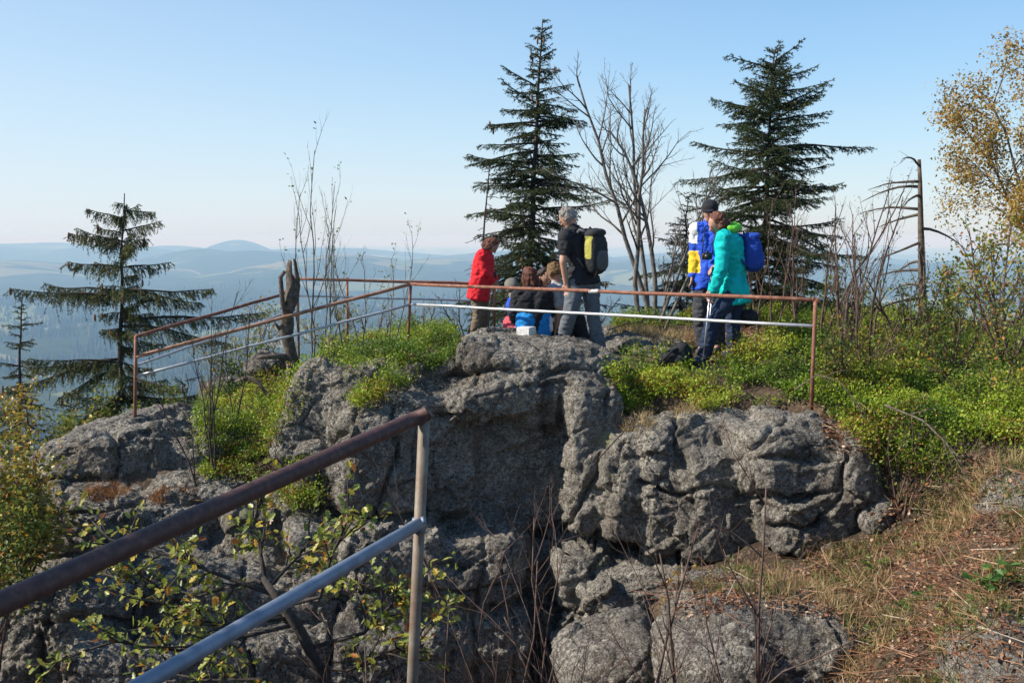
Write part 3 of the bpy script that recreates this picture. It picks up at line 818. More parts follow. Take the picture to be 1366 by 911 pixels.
# ---- spruces
def spruce(label, base, top, nwh, prof, droop=.15, mat='spruce', hang=0.35, dens=1.0, lean=0.0, group=None, first=.08, seed=1, cones=0, extra=(), tw=1.0, nsp=.0062, nlen=1.0):
    global RNG
    keep = RNG; RNG = np.random.default_rng(seed)
    base = np.array(base, float); top = np.array(top, float)
    t = thing('spruce_tree', label, 'spruce', base, group)
    H = np.linalg.norm(top - base)
    T = MB(); n = 14
    P = base + (top - base) * np.linspace(0, 1, n)[:, None]; P[1:-1, :2] += RNG.normal(size=(n - 2, 2)) * .02
    r0 = .011 * H + .015
    ptube(T, P, np.linspace(r0, .008, n), 8)
    tw0 = []; tw1 = []      # twigs that carry needles
    B = MB()
    tipsC = []
    def branch(q, d, L, r, sub_scale=1.0):
        nb = 7
        P = [q]; dd = norm(d)
        for k in range(nb):
            s = k / nb
            dd = norm(dd + np.array((0, 0, -droop * .35 if s < .5 else droop * .35)) + RNG.normal(size=3) * .05)
            P.append(P[-1] + dd * L / nb)
        P = np.array(P)
        ptube(B, P, np.linspace(r * (.6 if hang > .5 else 1), .003, nb + 1), 4)
        for k in range(1, nb): tw0.append(P[k]); tw1.append(P[k + 1])
        m = max(3, int(L / .052 * dens))
        for k in range(m):
            s = .1 + .9 * (k + RNG.random()) / m
            q2, d2 = at(P, min(s, .99))
            side = norm(np.cross(d2, (0, 0, 1))) * (1 if k % 2 else -1)
            l2 = min(L * .42, .42 * tw) * (1.08 - s * .75) * RNG.uniform(.6, 1.15)
            l2 = max(l2, .06)
            d3 = norm(d2 * .8 + side * .85 + np.array((0, 0, -hang * RNG.uniform(.4, 1.4) - .1)) + RNG.normal(size=3) * .15)
            e = q2 + d3 * l2
            ptube(B, [q2 - d3 * .004, (q2 + e) / 2 + np.array((0, 0, -.01)), e], [.004, .003, .002], 3)
            tw0.append(q2); tw1.append(e)
            if hang > .5:
                for _ in range(5):
                    sx_ = RNG.uniform(.02, 1); qq, _d = at(P, sx_)
                    l3 = RNG.uniform(.07, .26) * (1.15 - .6 * sx_)
                    tw0.append(qq); tw1.append(qq + norm(np.array((0, 0, -1.)) + _d * .35 + RNG.normal(size=3) * .22) * l3)
            if hang > .5 and RNG.random() < .8:
                l3 = l2 * RNG.uniform(.5, 1.0)
                qq = q2 + d3 * l2 * RNG.uniform(.3, 1)
                tw0.append(qq); tw1.append(qq + norm(np.array((0, 0, -1.)) + RNG.normal(size=3) * .2) * l3)
            for _ in range(3 if l2 > .16 else (2 if l2 > .08 else 1)):
                u = RNG.uniform(.2, .8); q3 = q2 + d3 * l2 * u
                d4 = norm(d3 + norm(np.cross(d3, rv())) * .8 + np.array((0, 0, -hang * .8)))
                l4 = l2 * RNG.uniform(.3, .5)
                tw0.append(q3); tw1.append(q3 + d4 * l4)
        if L > .3 and cones and RNG.random() < cones: tipsC.append(P[-1]); tipsC.append(P[-2])
    for w in range(nwh):
        s = first + (1 - first) * w / nwh
        s += RNG.uniform(-.3, .3) / nwh
        q = base + (top - base) * s
        Lm = np.interp(s, prof[0], prof[1])
        nb = RNG.integers(5, 8)
        a0 = RNG.uniform(0, 2 * pi)
        for k in range(nb):
            a = a0 + 2 * pi * k / nb + RNG.uniform(-.35, .35)
            L = Lm * RNG.uniform(.42, 1.1) * (1 + .28 * math.sin(3 * a + s * 9 + seed) + .15 * math.sin(5 * a - s * 17))
            if RNG.random() < .13: continue
            upz = np.interp(s, [0, .6, 1], [-.12, .08, .7])
            q_ = base + (top - base) * np.clip(s + RNG.uniform(-.6, .6) / nwh, .01, .995)
            branch(q_, np.array((math.cos(a), math.sin(a), upz + RNG.uniform(-.22, .25))), L, .008 + .012 * L)
    for (s, dx, dy, dz, L) in extra:
        branch(base + (top - base) * s, np.array((dx, dy, dz)), L, .012 + .015 * L)
    T.build('trunk', M['bark_d'], t)
    B.build('branches', M['bark_d'], t)
    A = np.array(tw0); Bq = np.array(tw1); D = Bq - A; L = np.linalg.norm(D, axis=1)
    cnt = np.maximum(4, (L / nsp).astype(int))
    idx = np.repeat(np.arange(len(L)), cnt)
    u = RNG.random(len(idx)); dirn = norm(D[idx])
    pos = A[idx] + D[idx] * u[:, None]
    side = norm(np.cross(dirn, RNG.normal(size=dirn.shape)))
    nd = norm(dirn * .75 + side * RNG.uniform(.5, 1.1, len(idx))[:, None])
    ln = RNG.uniform(.022, .038, len(idx)) * nlen
    br = np.clip(.25 + .22 * RNG.normal(size=len(L)) + .1 * RNG.random(len(L)), 0, 1)[idx] + RNG.uniform(-.1, .35, len(idx))
    nm = MB(); inst(nm, NEEDLE[0], NEEDLE[1], pos, nd, np.stack([ln, ln * 1.05, ln], 1), np.clip(br, 0, 1))
    nm.build('needles', M[mat], t, smooth=False)
    if tipsC:
        proto = None
        for p in tipsC[:60]:
            q = p + RNG.normal(size=3) * .04 + np.array((0, 0, -.06))
            if proto is None:
                c = MB(); V, F = sellip((0, 0, 0), (.018, .018, .065), 2, None, 2); c.add(V, F)
                o = c.build('cone', M['cone']); o.parent = t; proto = o
            else:
                o = proto.copy(); COL.objects.link(o)
            o.location = Vector(q) - t.location
    RNG = keep
    return t

def G(px, Y, dz=0.0):       # the ground under a photo column at depth Y
    x = (px - 683) / FPX * Y * 1.0
    return np.array((x, Y, gz(x, Y) + dz))

# the large drooping spruce to the left
Y = 17.0
spruce('large ragged spruce with long drooping branches and hanging twigs, left of the railing', W(152, 740, Y), W(166, 258, Y), 15,
       ([0, .25, .5, .62, .8, .9, 1], [1.7, 1.6, 1.3, .75, .5, .45, .12]), droop=.2, mat='spruce_l', hang=.9, dens=.95, seed=11, cones=.3, first=.1,
       extra=[(.74, 1, -.1, .16, 1.55), (.735, 1, .1, .14, 1.3), (.655, 1, .1, .12, 2.3), (.64, 1, -.15, .1, 1.9), (.72, -1, -.1, .22, 1.75), (.73, -1, .15, .3, 1.4), (.8, -1, .1, .3, .95), (.87, -1, .2, .35, 1.0), (.86, -.9, -.2, .55, .75), (.93, -.8, 0, .5, .6), (.8, 1, .1, .25, .75), (.9, 1, -.2, .3, .7), (.95, 1, 0, .3, .5), (.55, -1, .1, .0, 1.5), (.45, 1, .2, 0, 1.7), (.4, -.8, -.6, -.1, 1.5), (.5, 1, -.3, .1, 1.4)])
spruce('small slender spruce at the left edge of the view, rising against the blue valley', W(22, 640, 20), W(30, 392, 20), 18, ([0, .5, .9, 1], [.95, .6, .22, .08]), droop=.2, seed=23, hang=.3)
spruce('low broad spruce beside the foot of the large ragged spruce', W(232, 700, 18.5), W(248, 498, 18.5), 13, ([0, .6, 1], [1.2, .8, .2]), droop=.2, seed=29, hang=.4)
spruce('low dense young spruce in front of the ragged spruce above the autumn leaves', W(90, 740, 16), W(96, 520, 16), 13, ([0, .6, 1], [1.0, .7, .2]), droop=.2, seed=31, hang=.5, mat='spruce_l')
# the spruce behind the seated group
spruce('tall pointed spruce behind the seated group and the man with the backpack', W(700, 470, 18.5), W(724, 26, 18.5), 44,
       ([0, .15, .35, .5, .68, .8, .9, 1], [1.05, 1.4, 1.2, 1.0, .82, .55, .3, .12]), droop=.16, seed=5, dens=1.1, nsp=.0048, cones=.12, first=.06,
       extra=[(.73, -1, 0, .1, .62), (.7, 1, .2, .1, .85), (.52, 1, .1, .05, 1.15)])
# the broad spruce behind the two hikers on the right
spruce('broad bushy spruce with spreading upper branches behind the blue and teal hikers', W(1010, 470, 17.0), W(1034, 66, 17.0), 38,
       ([0, .2, .4, .6, .75, .9, 1], [1.7, 1.75, 1.55, 1.25, 1.1, .7, .16]), droop=.12, seed=8, dens=1.15, nsp=.0048, first=.04,
       extra=[(.74, 1, .1, .35, .85), (.62, 1, -.1, .25, .95), (.8, 1, 0, .45, .85), (.55, -1, .1, .1, 1.0), (.4, -1, -.2, 0, 1.35), (.3, -1, .2, .05, 1.5), (.25, -1, .4, .1, 1.5), (.3, 1, .2, .1, 1.6)])
spruce('low spruce filling the gap beneath the forked bare tree', W(905, 460, 19), W(918, 262, 19), 15, ([0, .5, 1], [1.1, .75, .15]), droop=.1, seed=15)

# a spruce on the camera's own knoll, left of it: it shades the near railing
spruce('dense spruce standing outside the frame left of the camera, shading the near railing', (-4.6, 2.1, -5.2), (-4.5, 2.1, 4.2), 34, ([0, .3, .7, 1], [1.6, 1.6, 1.3, .15]), droop=.15, seed=77, nsp=.013, nlen=2.2)
# thin dead spire left of the tall spruce
def dead_spire(label, base, top, n, Lb, r, seed, name='dead_tree', prof=1, mat='dead', side=0):
    global RNG
    keep = RNG; RNG = np.random.default_rng(seed)
    t = thing(name, label, 'dead tree', base)
    T = MB(); P = polyline(base, np.array(top) - base, np.linalg.norm(np.array(top) - base), 10, .02)
    P += (np.array(top) - P[-1]) * np.linspace(0, 1, len(P))[:, None]
    ptube(T, P, np.linspace(r, r * .3, len(P)), 7); T.build('trunk', M[mat], t)
    B = MB()
    for k in range(n):
        s = .3 + .69 * (k + RNG.random()) / n
        q, _ = at(P, s); a = RNG.uniform(0, 2 * pi)
        dx = math.cos(a)
        if side and RNG.random() < .75: dx = side * abs(dx)
        L = Lb * RNG.uniform(.4, 1) * (1.2 - .6 * s * prof)
        b_ = polyline(q, (dx, math.sin(a) * .5, .05), L, 6, .08, .09)
        ptube(B, b_, np.linspace(max(r * .28, .006), .003, 7), 4)
        for _ in range(3):
            q2, d2 = at(b_, RNG.uniform(.3, .95))
            ptube(B, polyline(q2, d2 + rv() * .8, L * .25, 3, .1), [.004, .003, .002, .0015], 3)
    B.build('branches', M[mat], t); RNG = keep
dead_spire('thin dead spire with short bare twigs, just left of the tall pointed spruce', W(640, 445, 17.5), W(653, 222, 17.5), 14, .42, .028, 3, mat='bark_d')
dead_spire('grey dead snag with long bare limbs reaching left, right of the broad spruce', W(1232, 520, 13.5), W(1226, 213, 13.5), 16, 1.35, .075, 9, side=-1)
# ---- bare deciduous trees between the spruces
def BT(label, px, py, Y, tips, r, group=None, seed=0, name='bare_tree', cat='bare tree', mat='bark_g', leafs=None, lm=None, jitter=.05, **kw):
    global RNG
    keep = RNG; RNG = np.random.default_rng(seed + 100)
    b = W(px, py, Y); b[2] = gz(b[0], b[1])
    stems = []
    for i, (tx, ty) in enumerate(tips):
        stems.append((RNG.uniform(-1, 1) * jitter, RNG.uniform(-1, 1) * jitter, W(tx, ty, Y + RNG.uniform(-.3, .3)), r * RNG.uniform(.8, 1.05)))
    o = bare_tree(name, label, cat, b, stems, M[mat], group, leafs, lm, **kw)
    RNG = keep
    return o
BT('tall bare tree with several grey stems, between the two spruces', 868, 425, 16, [(838, 62), (888, 85), (940, 150)], .046, seed=1, kids=(10, 7, 5), maxlev=3, spread=.9, first=.35, up=.09)
BT('slanting bare tree leaning left over the man with the backpack', 862, 430, 15.4, [(800, 130)], .05, seed=2, kids=(9, 7, 5), maxlev=3, spread=.9, first=.35, up=.09)
BT('slim bare tree leaning right towards the man in the blue jacket', 880, 432, 15, [(930, 230), (960, 205), (905, 300)], .028, seed=3, kids=(9, 6, 4), maxlev=3, spread=.5, first=.3, up=.08)
ORD = ['fourth', 'fifth', 'sixth', 'seventh', 'eighth', 'leftmost', 'last', 'third', 'second']
ORD2 = ['tallest bare sapling, rising over the forked dead stump, with a few green leaves', 'slender bare sapling just right of the tallest one over the forked stump', 'bare sapling leaning left from behind the forked dead stump',
        'short bare sapling midway between the forked stump and the railing corner', 'bare sapling with two stems just left of the railing corner post', 'low bare sapling above the pair of small broken stumps']
ORD3 = ['bare sapling leaning left in front of the lower railing end, with two stems', 'straight dark bare sapling crossing the rails, left of the green slope', 'thin bare sapling standing in the green bilberry slope', 'thinnest bare sapling leaning left over the flat left rock']
for i, (px, py, Y, tips, r) in enumerate([(1060, 440, 13, [(1052, 255), (1075, 300)], .018), (1095, 455, 12.6, [(1100, 215), (1120, 290)], .02), (1125, 465, 12.2, [(1150, 215), (1108, 300), (1135, 260)], .02),
        (1135, 475, 11.6, [(1180, 270), (1160, 330)], .02), (1160, 470, 12.5, [(1175, 240), (1200, 320)], .018), (1010, 440, 13.5, [(1018, 280), (1040, 320)], .014), (1205, 480, 12, [(1190, 330), (1240, 310)], .02), (1140, 478, 11.2, [(1090, 330), (1120, 350)], .02), (1035, 440, 13.2, [(1060, 230), (1030, 250)], .015)]):
    BT(ORD[i] + ' thin bare brown sapling, counted from the left, in the thicket right of the hikers', px, py, Y, tips, r, 'bare saplings right of the hikers', seed=20 + i, name='bare_sapling', cat='sapling', mat='bark_r', kids=(7, 4, 2), maxlev=2, spread=.45, first=.2, up=.1,
       leafs=(2, .03, .035, .18, LEAF, lambda n: RNG.random(n) * .5), lm=M['ygreen'])
for i, (px, py, Y, tips, r) in enumerate([(418, 480, 13.2, [(428, 172), (395, 230)], .015), (432, 482, 13.5, [(440, 225), (450, 260)], .014), (405, 490, 13.1, [(384, 235)], .012), (480, 470, 14, [(485, 300), (500, 330)], .012), (520, 462, 14.2, [(538, 292), (515, 330)], .012), (455, 478, 14, [(460, 310), (470, 340)], .012)]):
    BT(ORD2[i], px, py, Y, tips, r, 'bare saplings by the forked stump', seed=40 + i, name='bare_sapling', cat='sapling', mat='bark_g', kids=(6, 3, 2), maxlev=2, spread=.4, first=.25, up=.12,
       leafs=(2, .03, .045, .15, LEAF, lambda n: .2 + RNG.random(n) * .4), lm=M['ygreen'])
for i, (px, py, Y, tips, r) in enumerate([(288, 640, 11.2, [(238, 470), (225, 410)], .013), (280, 630, 11.4, [(272, 370), (262, 440)], .012), (318, 570, 12.2, [(322, 400), (340, 430)], .011), (262, 650, 11, [(205, 480), (255, 500)], .01)]):
    BT(ORD3[i], px, py, Y, tips, r, 'bare saplings before the left railing', seed=60 + i, name='bare_sapling', cat='sapling', mat='bark_d', kids=(7, 4, 2), maxlev=2, spread=.5, first=.25, up=.1)
# foreground bare shoots
for i, (px, py, Y, tips, r, lab) in enumerate([
        (822, 930, 5.6, [(880, 650), (800, 760)], .011, 'forked bare sapling in front of the cliff, left of the tall foreground sapling'),
        (948, 940, 5.4, [(948, 600), (905, 660), (870, 690)], .012, 'tallest of the bare foreground saplings, rising over the lower boulder'),
        (985, 935, 5.6, [(1030, 725), (975, 720)], .008, 'short bare sapling right of the tallest foreground sapling'),
        (720, 940, 5.5, [(800, 690), (668, 640)], .009, 'crossing bare shoots in front of the dark recess of the cliff'),
        (610, 940, 5.0, [(560, 740), (640, 780), (690, 700)], .008, 'tangle of bare brown shoots just right of the near post'),
        (575, 930, 5.2, [(600, 720), (530, 760)], .007, 'thin bare shoots directly behind the near post')]):
    b = W(px, py, Y)
    keep = RNG; RNG = np.random.default_rng(80 + i)
    g = gz(b[0], b[1]); base = np.array((b[0], b[1], g))
    d = [(RNG.uniform(-.03, .03), 0, W(tx, ty, Y + RNG.uniform(-.2, .3)), r * 1.3) for tx, ty in tips]
    bare_tree('bare_sapling', lab, 'sapling', base, d, M['bark_r'], 'bare saplings in front of the cliff', kids=(8, 5, 2), maxlev=2, spread=.7, first=.2, up=.04, wander=.1)
    RNG = keep

# ---- birch with golden leaves, and the bushes
goldc = lambda n: np.clip(RNG.normal(.62, .18, n), 0, .96)
grc = lambda n: np.clip(RNG.normal(.45, .25, n), 0, 1)
def leafy(label, name, cat, base, stems, bark, n_ends_leaf, seed, mat, r, **kw):
    global RNG
    keep = RNG; RNG = np.random.default_rng(seed)
    st = [(RNG.uniform(-.05, .05), RNG.uniform(-.05, .05), s, r) for s in stems]
    o = bare_tree(name, label, cat, base, st, M[bark], None, n_ends_leaf, M[mat], **kw)
    RNG = keep
leafy('birch with sparse golden autumn leaves in the top right corner of the view', 'birch_tree', 'birch', np.array(W(1470, 520, 12)), [W(1400, 60, 12), W(1360, 165, 12), W(1440, 25, 12.5), W(1365, 225, 11.7), W(1410, 110, 12), W(1375, 115, 12.2)], 'bark_g',
      (13, .08, .043, .98, LEAF, goldc), 201, 'yellow', .03, kids=(8, 5, 3), maxlev=3, spread=.7, first=.58, up=-.02, wander=.09)
leafy('tall orange and green leafed bush at the right edge below the birch', 'leafy_bush', 'bush', G(1350, 11.2), [W(1300, 290, 11), W(1350, 270, 11.3), W(1260, 330, 11), W(1390, 310, 11), W(1330, 340, 10.7)], 'bark_r',
      (5, .06, .05, .8, LEAF, lambda n: np.clip(RNG.normal(.62, .25, n), 0, 1)), 202, 'ygreen', .02, kids=(8, 4, 3), maxlev=2, spread=.6, first=.2)
leafy('low straggly bush with mixed green and brown leaves under the grey snag', 'leafy_bush', 'bush', G(1270, 11.0), [W(1240, 400, 11), W(1290, 380, 10.8), W(1210, 420, 11), W(1320, 400, 10.6)], 'bark_r',
      (4, .05, .045, .5, LEAF, grc), 203, 'ygreen', .016, kids=(8, 5, 3), maxlev=2, spread=.7, first=.15)
leafy('small leafless tangle of a bush at the right end of the railing', 'leafy_bush', 'bush', G(1160, 10.6), [W(1130, 400, 10.6), W(1190, 420, 10.4), W(1220, 440, 10.4), W(1095, 440, 10.5), W(1150, 380, 10.8)], 'bark_r',
      (2, .04, .035, .25, LEAF, grc), 204, 'ygreen', .014, kids=(9, 5, 3), maxlev=2, spread=.8, first=.15)
for i, (px, Y, tips, cf, lab) in enumerate([
        (1215, 12.5, [(1190, 370), (1235, 350), (1260, 390)], .35, 'olive leafed shrub behind the grey snag foot'),
        (1290, 12.8, [(1270, 340), (1310, 320), (1340, 360), (1245, 370)], .6, 'golden leafed shrub standing left of the birch foot'),
        (1350, 13.4, [(1330, 330), (1370, 310), (1400, 350)], .75, 'rust coloured shrub at the right edge behind the tall leafy bush'),
        (1130, 13.0, [(1100, 380), (1140, 360), (1165, 390)], .4, 'thin leafed shrub behind the right end post of the railing')]):
    leafy(lab, 'leafy_bush', 'bush', G(px, Y), [W(a_, b_, Y) for a_, b_ in tips], 'bark_r', (4, .055, .045, .75, LEAF, (lambda m: lambda n: np.clip(RNG.normal(m, .2, n), 0, 1))(cf)), 260 + i, 'ygreen', .018, kids=(9, 5, 3), maxlev=2, spread=.75, first=.12)
for i, (px, py, Y, tips, cf, mt, lab) in enumerate([
        (250, 660, 14.5, [(200, 540), (240, 520), (280, 535), (220, 560)], .35, 'ygreen', 'dark leafed shrub behind the flat left rock, right of the railing foot'),
        (130, 660, 14.0, [(110, 540), (150, 530), (180, 550), (80, 560)], .45, 'ygreen', 'olive autumn shrub behind the flat left rock, under the ragged spruce'),
        (40, 680, 13.0, [(20, 520), (60, 515), (95, 540), (-20, 530)], .6, 'oakbig', 'golden leafed shrub above the yellow bush at the left edge'),
        (330, 600, 14.6, [(300, 480), (340, 470), (370, 490)], .3, 'ygreen', 'brown twiggy shrub left of the forked stump, behind the bilberries')]):
    leafy(lab, 'leafy_bush', 'bush', W(px, py, Y), [W(a_, b_, Y) for a_, b_ in tips], 'bark_d', (6, .07, .055, .9, LEAF, (lambda m: lambda n: np.clip(RNG.normal(m, .22, n), 0, 1))(cf)), 280 + i, mt, .02, kids=(9, 5, 4), maxlev=2, spread=.75, first=.15)
leafy('yellow green shrub growing out of the bilberries below the birch', 'leafy_bush', 'bush', G(1330, 9.6), [W(1300, 450, 9.6), W(1350, 430, 9.5), W(1260, 470, 9.5), W(1390, 460, 9.4)], 'bark_r',
      (5, .05, .04, .7, LEAF, grc), 240, 'ygreen', .014, kids=(8, 4, 3), maxlev=2, spread=.75, first=.15)
leafy('sparse green shrub with reddish twigs just right of the railing end post', 'leafy_bush', 'bush', G(1120, 10.3), [W(1110, 430, 10.3), W(1150, 440, 10.2), W(1180, 460, 10.2), W(1085, 455, 10.3)], 'bark_r',
      (4, .04, .035, .5, LEAF, grc), 241, 'ygreen', .012, kids=(8, 4, 3), maxlev=2, spread=.8, first=.15)
leafy('twiggy shrub with a few pale leaves low on the right bank', 'leafy_bush', 'bush', G(1215, 9.0), [W(1200, 540, 9.0), W(1240, 550, 8.9), W(1270, 570, 8.8), W(1170, 560, 9)], 'bark_r',
      (3, .04, .035, .4, LEAF, grc), 242, 'ygreen', .010, kids=(8, 4, 3), maxlev=2, spread=.85, first=.1)
leafy('yellow and orange leafed bush at the left edge, left of the flat rock', 'leafy_bush', 'bush', W(20, 860, 10), [W(10, 590, 10), W(45, 600, 10), W(-30, 570, 10), W(0, 650, 9.7), W(30, 680, 9.8), W(65, 610, 10.2)], 'bark_r',
      (9, .09, .06, .95, LEAF, lambda n: np.clip(RNG.normal(.5, .24, n), 0, 1)), 205, 'oakbig', .02, kids=(9, 5, 4), maxlev=2, spread=.6, first=.25)
leafy('darker green leafed bush below the yellow one at the left edge', 'leafy_bush', 'bush', W(-10, 900, 9.6), [W(20, 640, 9.5), W(-20, 600, 9.6), W(50, 690, 9.4)], 'bark_r',
      (8, .08, .055, .95, LEAF, grc), 206, 'ygreen', .016, kids=(8, 5, 3), maxlev=2, spread=.6, first=.2)
for i, (px, Y, ty, tx) in enumerate([(345, 15.5, 395, 350), (440, 15.8, 400, 445), (310, 14.8, 440, 300), (560, 16.5, 395, 565), (505, 16, 400, 500)]):
    leafy(['orange brown leafed shrub behind the railing, left of the forked stump', 'half bare shrub with yellow leaves behind the small broken stump', 'sparse shrub below the railing rails, right of the ragged spruce', 'bare twiggy shrub on the skyline right of the railing corner post', 'bare twiggy shrub on the skyline left of the railing corner post'][i],
          'leafy_bush', 'bush', G(px, Y), [W(tx, ty, Y), W(tx - 30, ty + 18, Y), W(tx + 28, ty + 12, Y)], 'bark_r', (3, .05, .045, .6 if i < 3 else .15, LEAF, goldc), 210 + i, 'ygreen', .015, kids=(9, 5, 3), maxlev=2, spread=.75, first=.15)
for i, (px, Y, ty, tx) in enumerate([(790, 16.5, 380, 800), (940, 16, 360, 930), (620, 16.3, 370, 610), (1000, 15.5, 350, 1000)]):
    leafy(['bare twiggy shrub behind the man with the backpack', 'bare twiggy shrub left of the man in the blue jacket', 'bare twiggy shrub behind the child in red', 'bare twiggy shrub behind the hiker in teal'][i],
          'bare_bush', 'bush', G(px, Y), [W(tx, ty, Y), W(tx - 25, ty + 18, Y), W(tx + 30, ty + 12, Y)], 'bark_d', None, 230 + i, 'ygreen', .015, kids=(9, 5, 3), maxlev=2, spread=.8, first=.1)

# ---- the foreground oak: dark crooked limbs, lobed leaves
RNG = np.random.default_rng(300)
base = np.array(W(440, 960, 5.4)); base[2] = gz(base[0], base[1])
t = thing('small_oak', 'small crooked oak with green and orange lobed leaves below the near railing', 'oak', base)
T = MB(); B = MB(); ends = []
trunk = np.array([base + (0, 0, -.1), W(430, 900, 5.4), W(400, 840, 5.35), W(372, 800, 5.35), W(350, 770, 5.4)])
ptube(T, trunk, [.045, .036, .03, .024, .016], 8)
for (s, path) in [(.9, [(340, 775), (270, 790), (180, 780), (120, 760)]), (.7, [(420, 790), (450, 740), (470, 700)]), (.95, [(350, 740), (330, 700), (340, 670)]), (.55, [(330, 850), (240, 870), (150, 860), (90, 870)]),
                  (.8, [(300, 760), (230, 740), (150, 720), (130, 700)]), (.4, [(480, 850), (520, 810), (545, 790)]), (.3, [(470, 890), (510, 870), (560, 860)]), (.9, [(390, 740), (430, 700)]), (.6, [(300, 830), (240, 830), (200, 800)]), (.2, [(350, 900), (280, 910), (220, 900)])]:
    q, _ = at(trunk, s); Yb = 5.4 + RNG.uniform(-.5, .5)
    P = [q] + [W(x + RNG.uniform(-8, 8), y + RNG.uniform(-8, 8), 5.4 + (Yb - 5.4) * (i + 1) / len(path)) for i, (x, y) in enumerate(path)]
    P = np.array(P); ptube(B, P, np.linspace(.013, .004, len(P)), 6)
    for k in range(14):
        q2, d2 = at(P, RNG.uniform(.25, 1)); dd = norm(d2 + rv() * .9 + (0, 0, .25))
        b_ = polyline(q2, dd, RNG.uniform(.12, .34), 5, .18)
        ptube(B, b_, np.linspace(.006, .002, 6), 4)
        for z_ in (2, 3, 4, 5): ends.append((b_[z_], b_[z_] - b_[z_ - 1]))
T.build('trunk', M['bark_d'], t); B.build('branches', M['bark_d'], t)
l = MB(); leaves_at(l, ends, 3, .016, .052, (OAK_V, [f for f in OAK_F]), .2, lambda n: np.clip(RNG.normal(.62, .22, n), 0, 1))
l.build('leaves', M['oak'], t, smooth=False)

# ---- forked dead stump and broken stump (left)
RNG = np.random.default_rng(320)
b = W(393, 520, 12.9); b[2] = gz(b[0], b[1]) - .05
t = thing('dead_stump', 'grey forked dead tree stump leaning beside the saplings, left of the corner post', 'stump', b)
T = MB()
ptube(T, np.array([b, b * .5 + W(391, 490, 12.9) * .5, W(391, 490, 12.9), W(387, 470, 12.9), W(383, 448, 12.9), W(383, 432, 12.9), W(386, 415, 12.9), W(390, 398, 12.9), W(391, 380, 12.9), W(386, 364, 12.9), W(384, 350, 12.9)]), [.14, .095, .07, .065, .07, .08, .075, .08, .06, .04, .02], 14)
ptube(T, np.array([W(392, 400, 12.9), W(398, 375, 12.85), W(394, 348, 12.8)]), [.05, .035, .012], 8)
V = T.v; V = [v + .045 * np.stack([fbm(v / (.07, .07, .3), 3, 5), fbm(v / (.07, .07, .3), 3, 6), 1.6 * fbm(v / (.05, .05, .2), 3, 7)], 1) for v in V]; T.v = V
T.build('trunk', M['dead'], t)
B = MB()
ptube(B, np.array([W(384, 428, 12.9), W(377, 405, 12.8), W(374, 370, 12.8), W(380, 362, 12.8)]), [.04, .032, .028, .022], 7)
B.build('broken_limb', M['dead'], t); B = MB()
ptube(B, np.array([W(388, 478, 12.9), W(372, 475, 12.8), W(350, 476, 12.75), W(344, 476, 12.75)]), [.05, .04, .03, .02], 7)
B.build('broken_limb', M['dead'], t); B = MB()
ptube(B, np.array([W(384, 430, 12.9), W(372, 438, 12.8), W(366, 430, 12.75)]), [.04, .03, .012], 6)
B.build('broken_limb', M['dead'], t)
b = W(443, 500, 13.6); b[2] = gz(b[0], b[1]) - .03
for i, (x0, x1, h) in enumerate([(443, 441, .42), (450, 452, .38)]):
    b = W(x0, 500, 13.6); b[2] = gz(b[0], b[1]) - .05
    o = MB(); P = np.array([b, b + (0, 0, h * .5), b + ((x1 - x0) * .01, 0, h)]); ptube(o, P, [.06, .045, .05], 9)
    o.v = [v + .012 * np.stack([fbm(v / .08, 3, 5), fbm(v / .08, 3, 6), fbm(v / .1, 3, 7)], 1) for v in o.v]
    tag(o.build('broken_stump', M['dead'], base=b), ['small broken grey stump, the left one of the pair beside the forked stump', 'small broken grey stump, the right one of the pair beside the forked stump'][i], 'stump', 'broken stumps in the bilberries')
o = MB(); P = np.array([W(312, 510, 12.9), W(330, 503, 12.9), W(345, 510, 12.9), W(358, 530, 12.8)]); ptube(o, P, [.015, .03, .028, .014], 8)
tag(o.build('fallen_log', M['dead'], base=P[0]), 'short curved grey dead log lying left of the forked stump', 'log')
for i, (a, b_, lab) in enumerate([((860, 520), (1010, 590), ''),]): pass
for i, (pts, lab) in enumerate([([(812, 440, 13.4), (835, 432, 13.4), (860, 428, 13.6), (885, 410, 13.8)], 'bent dead branch lying on the ground behind the standing man'),
                                ([(800, 610, 9.6), (832, 575, 9.9), (850, 555, 10.2)], 'pale dead stick leaning on the cliff right of the dark recess'),
                                ([(1060, 520, 9.8), (1090, 500, 9.7), (1120, 508, 9.6), (1160, 560, 9.2)], 'thin bare branch lying across the bilberries below the railing'),
                                ([(1180, 540, 8.9), (1230, 560, 8.7), (1262, 590, 8.4), (1290, 640, 7.9)], 'thin pale dead branch hanging down the right bank')]):
    o = MB(); P = np.array([W(*p) for p in pts]); ptube(o, P, np.linspace(.009, .003, len(P)), 6)
    for _ in range(5):
        q, d = at(P, RNG.uniform(.2, .9)); ptube(o, polyline(q, d + rv() * .7, .25, 3, .1), [.005, .004, .003, .002], 4)
    tag(o.build('dead_branch', M['dead'], base=P[0]), lab, 'branch')

